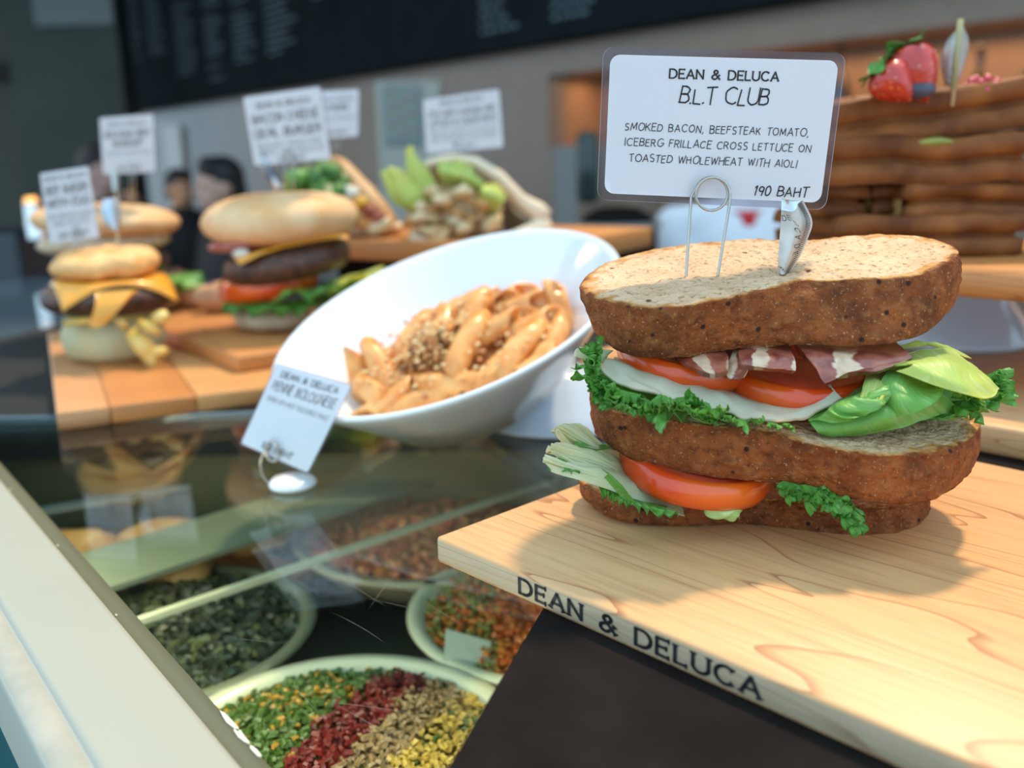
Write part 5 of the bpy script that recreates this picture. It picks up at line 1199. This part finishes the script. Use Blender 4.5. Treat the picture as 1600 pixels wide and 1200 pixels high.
# strawberries
def straw_mat():
    m, bb, tc = basemat('strawberry_skin', .22, .6); bb.inputs['Coat Weight'].default_value = .5
    vo = nd(m, 'ShaderNodeTexVoronoi', Scale=230.0); lk(m, tc.outputs['Object'], vo.inputs['Vector'])
    base = mixc(m, ramp(m, noisefac(m, tc.outputs['Object'], 40, 2), .35, .7), (.34, .006, .005), (.62, .03, .008))
    lk(m, mixc(m, ramp(m, vo.outputs['Distance'], .10, .22, (1, 1, 1), (0, 0, 0)), base, (.75, .42, .10)), bb.inputs['Base Color'])
    addbump(m, bb, vo.outputs['Distance'], .6, .0012); return m
SM = straw_mat(); gm = mat('strawberry_leaf', (.03, .16, .02), .5, (.08, .28, .05), 60)
def strawberry(x, y, Y, L_, dirv, label, seed, tone=None):
    c_ = at(x, y, Y); t = thing('strawberry', label, 'strawberry', c_, group='strawberries on the waffles')
    Rm = Vector(dirv).to_track_quat('Z', 'Y').to_matrix().to_4x4(); b = MB()
    pr = [(.0005, L_*.36), (L_*.22, L_*.40), (L_*.40, L_*.34), (L_*.49, L_*.18), (L_*.48, 0), (L_*.40, -L_*.20), (L_*.27, -L_*.40), (L_*.13, -L_*.54), (.0005, -L_*.60)]
    b.lathe([(cr([Vector((r, z, 0)) for r, z in pr], k/24).x, cr([Vector((r, z, 0)) for r, z in pr], k/24).y) for k in range(25)], n=36, fn=lambda p, a: p*(1+.04*math.sin(2*a+seed)))
    b.xf(Matrix.Translation(c_)@Rm); b.build('fruit', SM, t)
    for k in range(6):
        a = k*PI/3+seed; d = Vector((math.cos(a), math.sin(a), 0)); s_ = Vector((-d.y, d.x, 0)); z0 = L_*.38
        rows = [[d*(L_*.04)+s_*w*.05*L_+V(0, 0, z0) for w in (-1, 0, 1)], [d*L_*.26+s_*w*.17*L_+V(0, 0, z0+L_*.06) for w in (-1, 0, 1)], [d*L_*.52+s_*w*.05*L_+V(0, 0, z0+L_*(.18 if k % 2 else -.02)) for w in (-1, 0, 1)]]
        b = MB(); sheet(b, rows, 8, 8, .0006, .001, 80, seed=k); b.xf(Matrix.Translation(c_)@Rm); b.build('leaf', gm, t)
strawberry(1425, 112, .658, .038, (-.35, .25, .75), 'larger shiny red strawberry on top of the waffle stack', 1)
strawberry(1393, 128, .648, .030, (-.6, .1, .55), 'smaller strawberry half leaning at the left of the larger one', 2)
b = MB(); b.blob(at(1434, 140, .650), (.0115, .010, .0065), 20, 12, amp=.08, seed=3); tag(b.build('blueberry', mat('blueberry', (.03, .035, .06), .4, (.07, .08, .12), 60)), 'dark blueberry in front of the larger strawberry', 'blueberry')
b = MB()
for k in range(30):
    th, a = math.acos(1-2*(k+.5)/30), k*2.4; b.blob(at(1534, 141, .678)+Vector((.012*math.sin(th)*math.cos(a), .009*math.sin(th)*math.sin(a), .008*math.cos(th))), .0034, 8, 6)
tag(b.build('raspberry', mat('raspberry', (.52, .03, .05), .4, (.62, .08, .09), 80, coat=.3)), 'raspberry on the right half of the topmost waffle', 'raspberry')
flag('pick_flag', 'tall pick with pale foil leaf standing in the topmost waffle', at(1501, 32, .66), at(1490, 142, .66), [(1498, 42), (1476, 70), (1470, 100), (1476, 134)], [(1506, 42), (1514, 66), (1508, 100), (1494, 134)], .663, mat('pale_foil', (.42, .47, .45), .3, (.55, .60, .58), 60, metal=.4))
b = MB(); b.tube([at(1501, 30, .652), at(1489, 140, .652)], .0021, 8); tag(b.build('stirrer', mat('olive_stick', (.34, .32, .16), .4)), 'flat olive coloured stick in front of the pale foil leaf', 'stick')

# ============================================================ BACKGROUND: fridge panel, people, machines, bottles
Yp = 4.6
fr = thing('menu_stand', 'tall grey green panel with a framed multicoloured sheet behind the price cards', 'sign stand', V(at(650, 300, Yp).x, Yp, FLOOR))
b = MB(); pa = at(586, 128, Yp); pb_ = at(686, 118, Yp); slab(b, [V(pa.x, Yp, 0), V(pb_.x, Yp, 0), V(pb_.x, Yp+.25, 0), V(pa.x, Yp+.25, 0)], FLOOR, pa.z); b.build('body', mat('grey_green_cabinet', (.44, .43, .36), .4), fr, smooth=False)
b = MB(); pa = at(598, 134, Yp); pb_ = at(660, 226, Yp); slab(b, [V(pa.x, Yp-.02, 0), V(pb_.x, Yp-.02, 0), V(pb_.x, Yp-.001, 0), V(pa.x, Yp-.001, 0)], pb_.z, pa.z); b.build('frame', mat('frame_grey', (.20, .26, .25), .4), fr, smooth=False)
b = MB(); pa = at(604, 142, Yp); pb_ = at(654, 216, Yp)
for j in range(9):
    for i in range(3):
        x0, x1_ = pa.x+(pb_.x-pa.x)*i/3, pa.x+(pb_.x-pa.x)*(i+.85)/3; z1 = pa.z+(pb_.z-pa.z)*j/9; z0 = pa.z+(pb_.z-pa.z)*(j+.8)/9
        slab(b, [V(x0, Yp-.024, 0), V(x1_, Yp-.024, 0), V(x1_, Yp-.0205, 0), V(x0, Yp-.0205, 0)], z0, z1, (i+j) % 3)
b.build('poster', [mat('poster_pink', (.38, .26, .27), .6), mat('poster_green', (.27, .36, .20), .6), mat('poster_grey', (.34, .36, .34), .6)], fr, smooth=False, kind='stuff')

def person(x, ytop, Y, label, height=None, turn=0, shirt=(.012, .012, .014), hair=(.012, .010, .010), skin=(.52, .30, .22), lean=0, headoff=0, sh_w=.21, cap=None, arms_fwd=.25, collar=None, flatz=None):
    top = at(x, ytop, Y); H_ = top.z-FLOOR if flatz is None else flatz
    t = thing('person', label, 'person', M4=Matrix.Translation(V(top.x, Y, FLOOR))@Matrix.Rotation(turn, 4, 'Z'))
    s_ = H_/1.70
    def E(b, c_, r, mi=0): b.blob(Vector(c_)*s_, Vector(r)*s_, 20, 14, mi)
    def cap_(b, a, c_, r0, r1): b.tube([Vector(a)*s_, Vector(a).lerp(Vector(c_), .5)*s_, Vector(c_)*s_], [r0*s_, (r0+r1)/2*s_*1.03, r1*s_], 14); E(b, a, (r0, r0, r0)); E(b, c_, (r1, r1, r1))
    hx = headoff; hy = lean
    b = MB()
    E(b, (hx, hy-.0, 1.60), (.076, .092, .102)); E(b, (hx, hy-.035, 1.545), (.056, .062, .062))        # skull, jaw
    E(b, (hx, hy-.098, 1.575), (.014, .022, .022)); E(b, (hx, hy-.085, 1.535), (.028, .014, .010))        # nose, lips
    for sx in (-1, 1): E(b, (hx+sx*.078, hy+.0, 1.58), (.012, .02, .03)); E(b, (hx+sx*.03, hy-.080, 1.603), (.016, .012, .010))
    cap_(b, (hx, hy+.012, 1.52), (0, 0, 1.40), .052, .062)
    E(b, (0, 0, 1.24), (sh_w*.86, .115, .20)); E(b, (0, 0, 1.0), (.145, .10, .17))
    for sx in (-1, 1):
        sh, el, wr = (sx*sh_w, 0, 1.37), (sx*(sh_w+.04), -.05, 1.10), (sx*sh_w*.6, -.05-arms_fwd, 1.02)
        cap_(b, sh, el, .052, .040); cap_(b, el, wr, .038, .026); E(b, (wr[0]-sx*.02, wr[1]-.045, wr[2]), (.036, .045, .018))
        for f in range(4): cap_(b, (wr[0]-sx*.02+(f-1.5)*.017, wr[1]-.08, wr[2]), (wr[0]-sx*.02+(f-1.5)*.019, wr[1]-.135+abs(f-1.3)*.01, wr[2]-.018), .009, .007)
        cap_(b, (wr[0]-sx*.045, wr[1]-.03, wr[2]), (wr[0]-sx*.075, wr[1]-.075, wr[2]-.012), .012, .008)
        cap_(b, (sx*.085, 0, .95), (sx*.09, -.01, .50), .085, .058); cap_(b, (sx*.09, -.01, .50), (sx*.09, .01, .09), .055, .036); E(b, (sx*.09, -.06, .045), (.042, .12, .042))
    o = b.build('body', mat('skin', skin, .5, sss=.1), t, local=True)
    rm = o.modifiers.new('remesh', 'REMESH'); rm.mode = 'VOXEL'; rm.voxel_size = .011; rm.use_smooth_shade = True
    sm = o.modifiers.new('smooth', 'SMOOTH'); sm.iterations = 3
    b = MB()   # eyes
    for sx in (-1, 1): E(b, (hx+sx*.031, hy-.0865, 1.603), (.011, .008, .007))
    b.build('eyes', mat('eye', (.03, .02, .02), .2), t, local=True)
    b = MB(); E(b, (hx, hy+.018, 1.635), (.086, .098, .092)); E(b, (hx, hy+.05, 1.58), (.080, .070, .085)); E(b, (hx+.01, hy-.05, 1.675), (.062, .045, .035)); E(b, (hx-.03, hy-.02, 1.69), (.05, .06, .035))
    o = b.build('hair', mat('dark_hair', hair, .6, bump=.5, bscale=120), t, local=True); rm = o.modifiers.new('remesh', 'REMESH'); rm.mode = 'VOXEL'; rm.voxel_size = .012; rm.use_smooth_shade = True
    b = MB()
    E(b, (0, .0, 1.235), (sh_w*.86+.02, .135, .215)); E(b, (0, 0, 1.0), (.165, .12, .20)); cap_(b, (0, 0, 1.43), (0, 0, 1.30), .070, .10)
    for sx in (-1, 1): sh, el = (sx*sh_w, 0, 1.37), (sx*(sh_w+.04), -.05, 1.10); cap_(b, sh, el, .068, .056); cap_(b, (0, 0, 1.40), sh, .07, .062)
    o = b.build('shirt', mat('shirt', shirt, .8), t, local=True); rm = o.modifiers.new('remesh', 'REMESH'); rm.mode = 'VOXEL'; rm.voxel_size = .014; rm.use_smooth_shade = True
    sm = o.modifiers.new('smooth', 'SMOOTH'); sm.iterations = 4
    b = MB(); E(b, (0, 0, .93), (.165, .12, .12))
    for sx in (-1, 1): cap_(b, (sx*.085, 0, .93), (sx*.09, -.01, .50), .098, .072); cap_(b, (sx*.09, -.01, .50), (sx*.09, .01, .12), .070, .056)
    o = b.build('trousers', mat('trousers', (.015, .015, .018), .8), t, local=True); rm = o.modifiers.new('remesh', 'REMESH'); rm.mode = 'VOXEL'; rm.voxel_size = .015; rm.use_smooth_shade = True
    if collar:
        b = MB(); b.tube([Vector((.072*math.cos(a), .07*math.sin(a), 1.415+.015*math.sin(a)))*s_ for a in [q_*PI/10 for q_ in range(20)]], .018*s_, 8, closed=True); E(b, (.0, -.085, 1.37), (.03, .02, .045)); b.build('neckerchief', mat('red_cloth', collar, .7), t, local=True)
    return t
person(350, 252, 3.9, 'dark haired person in black looking down, nearest behind the counter at left', turn=-.9, lean=-.03, sh_w=.20)
person(278, 268, 5.7, 'dark haired person in black seen second from the right of the staff group at left', turn=.8, skin=(.55, .26, .14))
person(152, 233, 4.4, 'tall dark haired person in black behind the leftmost price cards', turn=1.0, skin=(.42, .24, .2))
person(205, 288, 7.0, 'shorter person in black between two others in the staff group', turn=-.4, skin=(.4, .22, .14))
person(1165, 190, 3.1, 'person in white kitchen jacket with red neckerchief behind the big sandwich card', shirt=(.80, .82, .86), sh_w=.225, collar=(.6, .02, .02), turn=.0)
# dark machine with a rounded hood
mg = at(965, 330, 2.9); t = thing('coffee_grinder', 'black machine with grey rimmed rounded hood left of the person in white', 'machine', V(mg.x, 2.9, FLOOR))
b = MB(); rr = 62*2.9/F
b.lathe([(rr*.98, -.5), (rr, -.02), (rr*.97, .01)], (mg.x, 2.9, at(965, 355, 2.9).z), 40); b.lathe([(rr*.97, .0), (rr*.85, rr*.28), (rr*.5, rr*.48), (.001, rr*.52)], (mg.x, 2.9, at(965, 355, 2.9).z), 40); b.build('hood', M['black'], t)
b = MB(); zc_ = at(965, 352, 2.9).z; b.tube([V(mg.x+rr*1.02*math.cos(a), 2.9+rr*1.02*math.sin(a), zc_) for a in [q_*PI/20 for q_ in range(40)]], .012, 8, closed=True); b.build('rim', mat('grey_rim', (.22, .23, .22), .4), t)
b = MB(); b.box((mg.x, 2.9, (FLOOR+zc_-.45)/2), (rr*1.9, rr*1.9, zc_-.45-FLOOR), bev=.01); b.build('stand', M['black'], t)
b = MB(); c_ = at(918, 262, 3.3); b.box((c_.x, 3.3, c_.z), (.075, .1, .24), bev=.02); g1 = b.build('hopper', mat('dark_green_glass', (.03, .045, .04), .15), t)
# grey post and cupboard run
b = MB(); p0_, p1_ = at(866, 300, 5.0), at(902, 300, 5.0); slab(b, [V(p0_.x, 5, 0), V(p1_.x, 5, 0), V(p1_.x, 5.1, 0), V(p0_.x, 5.1, 0)], FLOOR, at(880, 228, 5).z); struct('trim_5', b, mat('grey_post', (.26, .27, .26), .5))
b = MB(); wbox(b, -3.6, s_mb-.3, -.7, -.05, FLOOR, -.42); tag(b.build('back_worktop', mat('steel_worktop', (.13, .14, .14), .3), smooth=False), 'long low dark worktop against the back wall', 'worktop')
# bottles in the recess
def bottle(s_, t_, h, col, label, seed):
    p = wl(s_, t_, zn_bot); b = MB(); r = h*.13
    b.lathe([(.0005, 0), (r, .0), (r, h*.55), (r*.85, h*.64), (r*.35, h*.74), (r*.33, h*.95), (r*.4, h*.96), (r*.4, h), (.0005, h)], p, 20)
    return tag(b.build('bottle', mat('bottle_glass', col, .15, coat=.5)), label, 'bottle', 'dark bottles in the lit recess')
for i, (px_, h, c_) in enumerate(((1180, .62, (.02, .02, .02)), (1245, .70, (.03, .02, .02)), (1330, .66, (.015, .02, .02)), (1352, .40, (.06, .07, .06)), (1375, .48, (.04, .02, .01)), (1300, .42, (.10, .10, .09)), (1462, .6, (.02, .018, .015)), (1545, .62, (.03, .018, .01)))):
    bottle(wall_s(px_), .30, h*.6, c_, 'dark bottle standing in the orange lit recess behind the waffles and the large card', i)

cm0 = at(30, 380, 2.6); t = thing('coffee_machine', 'dark machine with a shiny lamp lit metal cylinder at the far left edge', 'machine', V(cm0.x, 2.6, FLOOR))
b = MB(); c1 = at(22, 300, 2.6); b.box((c1.x-.10, 2.6, (c1.z-.10+FLOOR)/2), (.34, .3, c1.z-.10-FLOOR), bev=.02); b.build('housing', mat('dark_blue_housing', (.02, .026, .034), .4), t)
b = MB(); b.tube([at(50, 318, 2.42), at(60, 372, 2.42)], [.020, .026], 20); b.build('cylinder', mat('bright_steel', (.8, .78, .74), .12, metal=1), t, auto=40)
b = MB(); b.tube([at(47, 308, 2.42), at(49, 317, 2.42)], [.013, .017], 16); b.build('cap', mat('glowing_amber_cap', (.8, .4, .1), .3, emit=(1, .45, .12), estr=1.5), t)  # emission stands in for the orange lamp-lit highlight
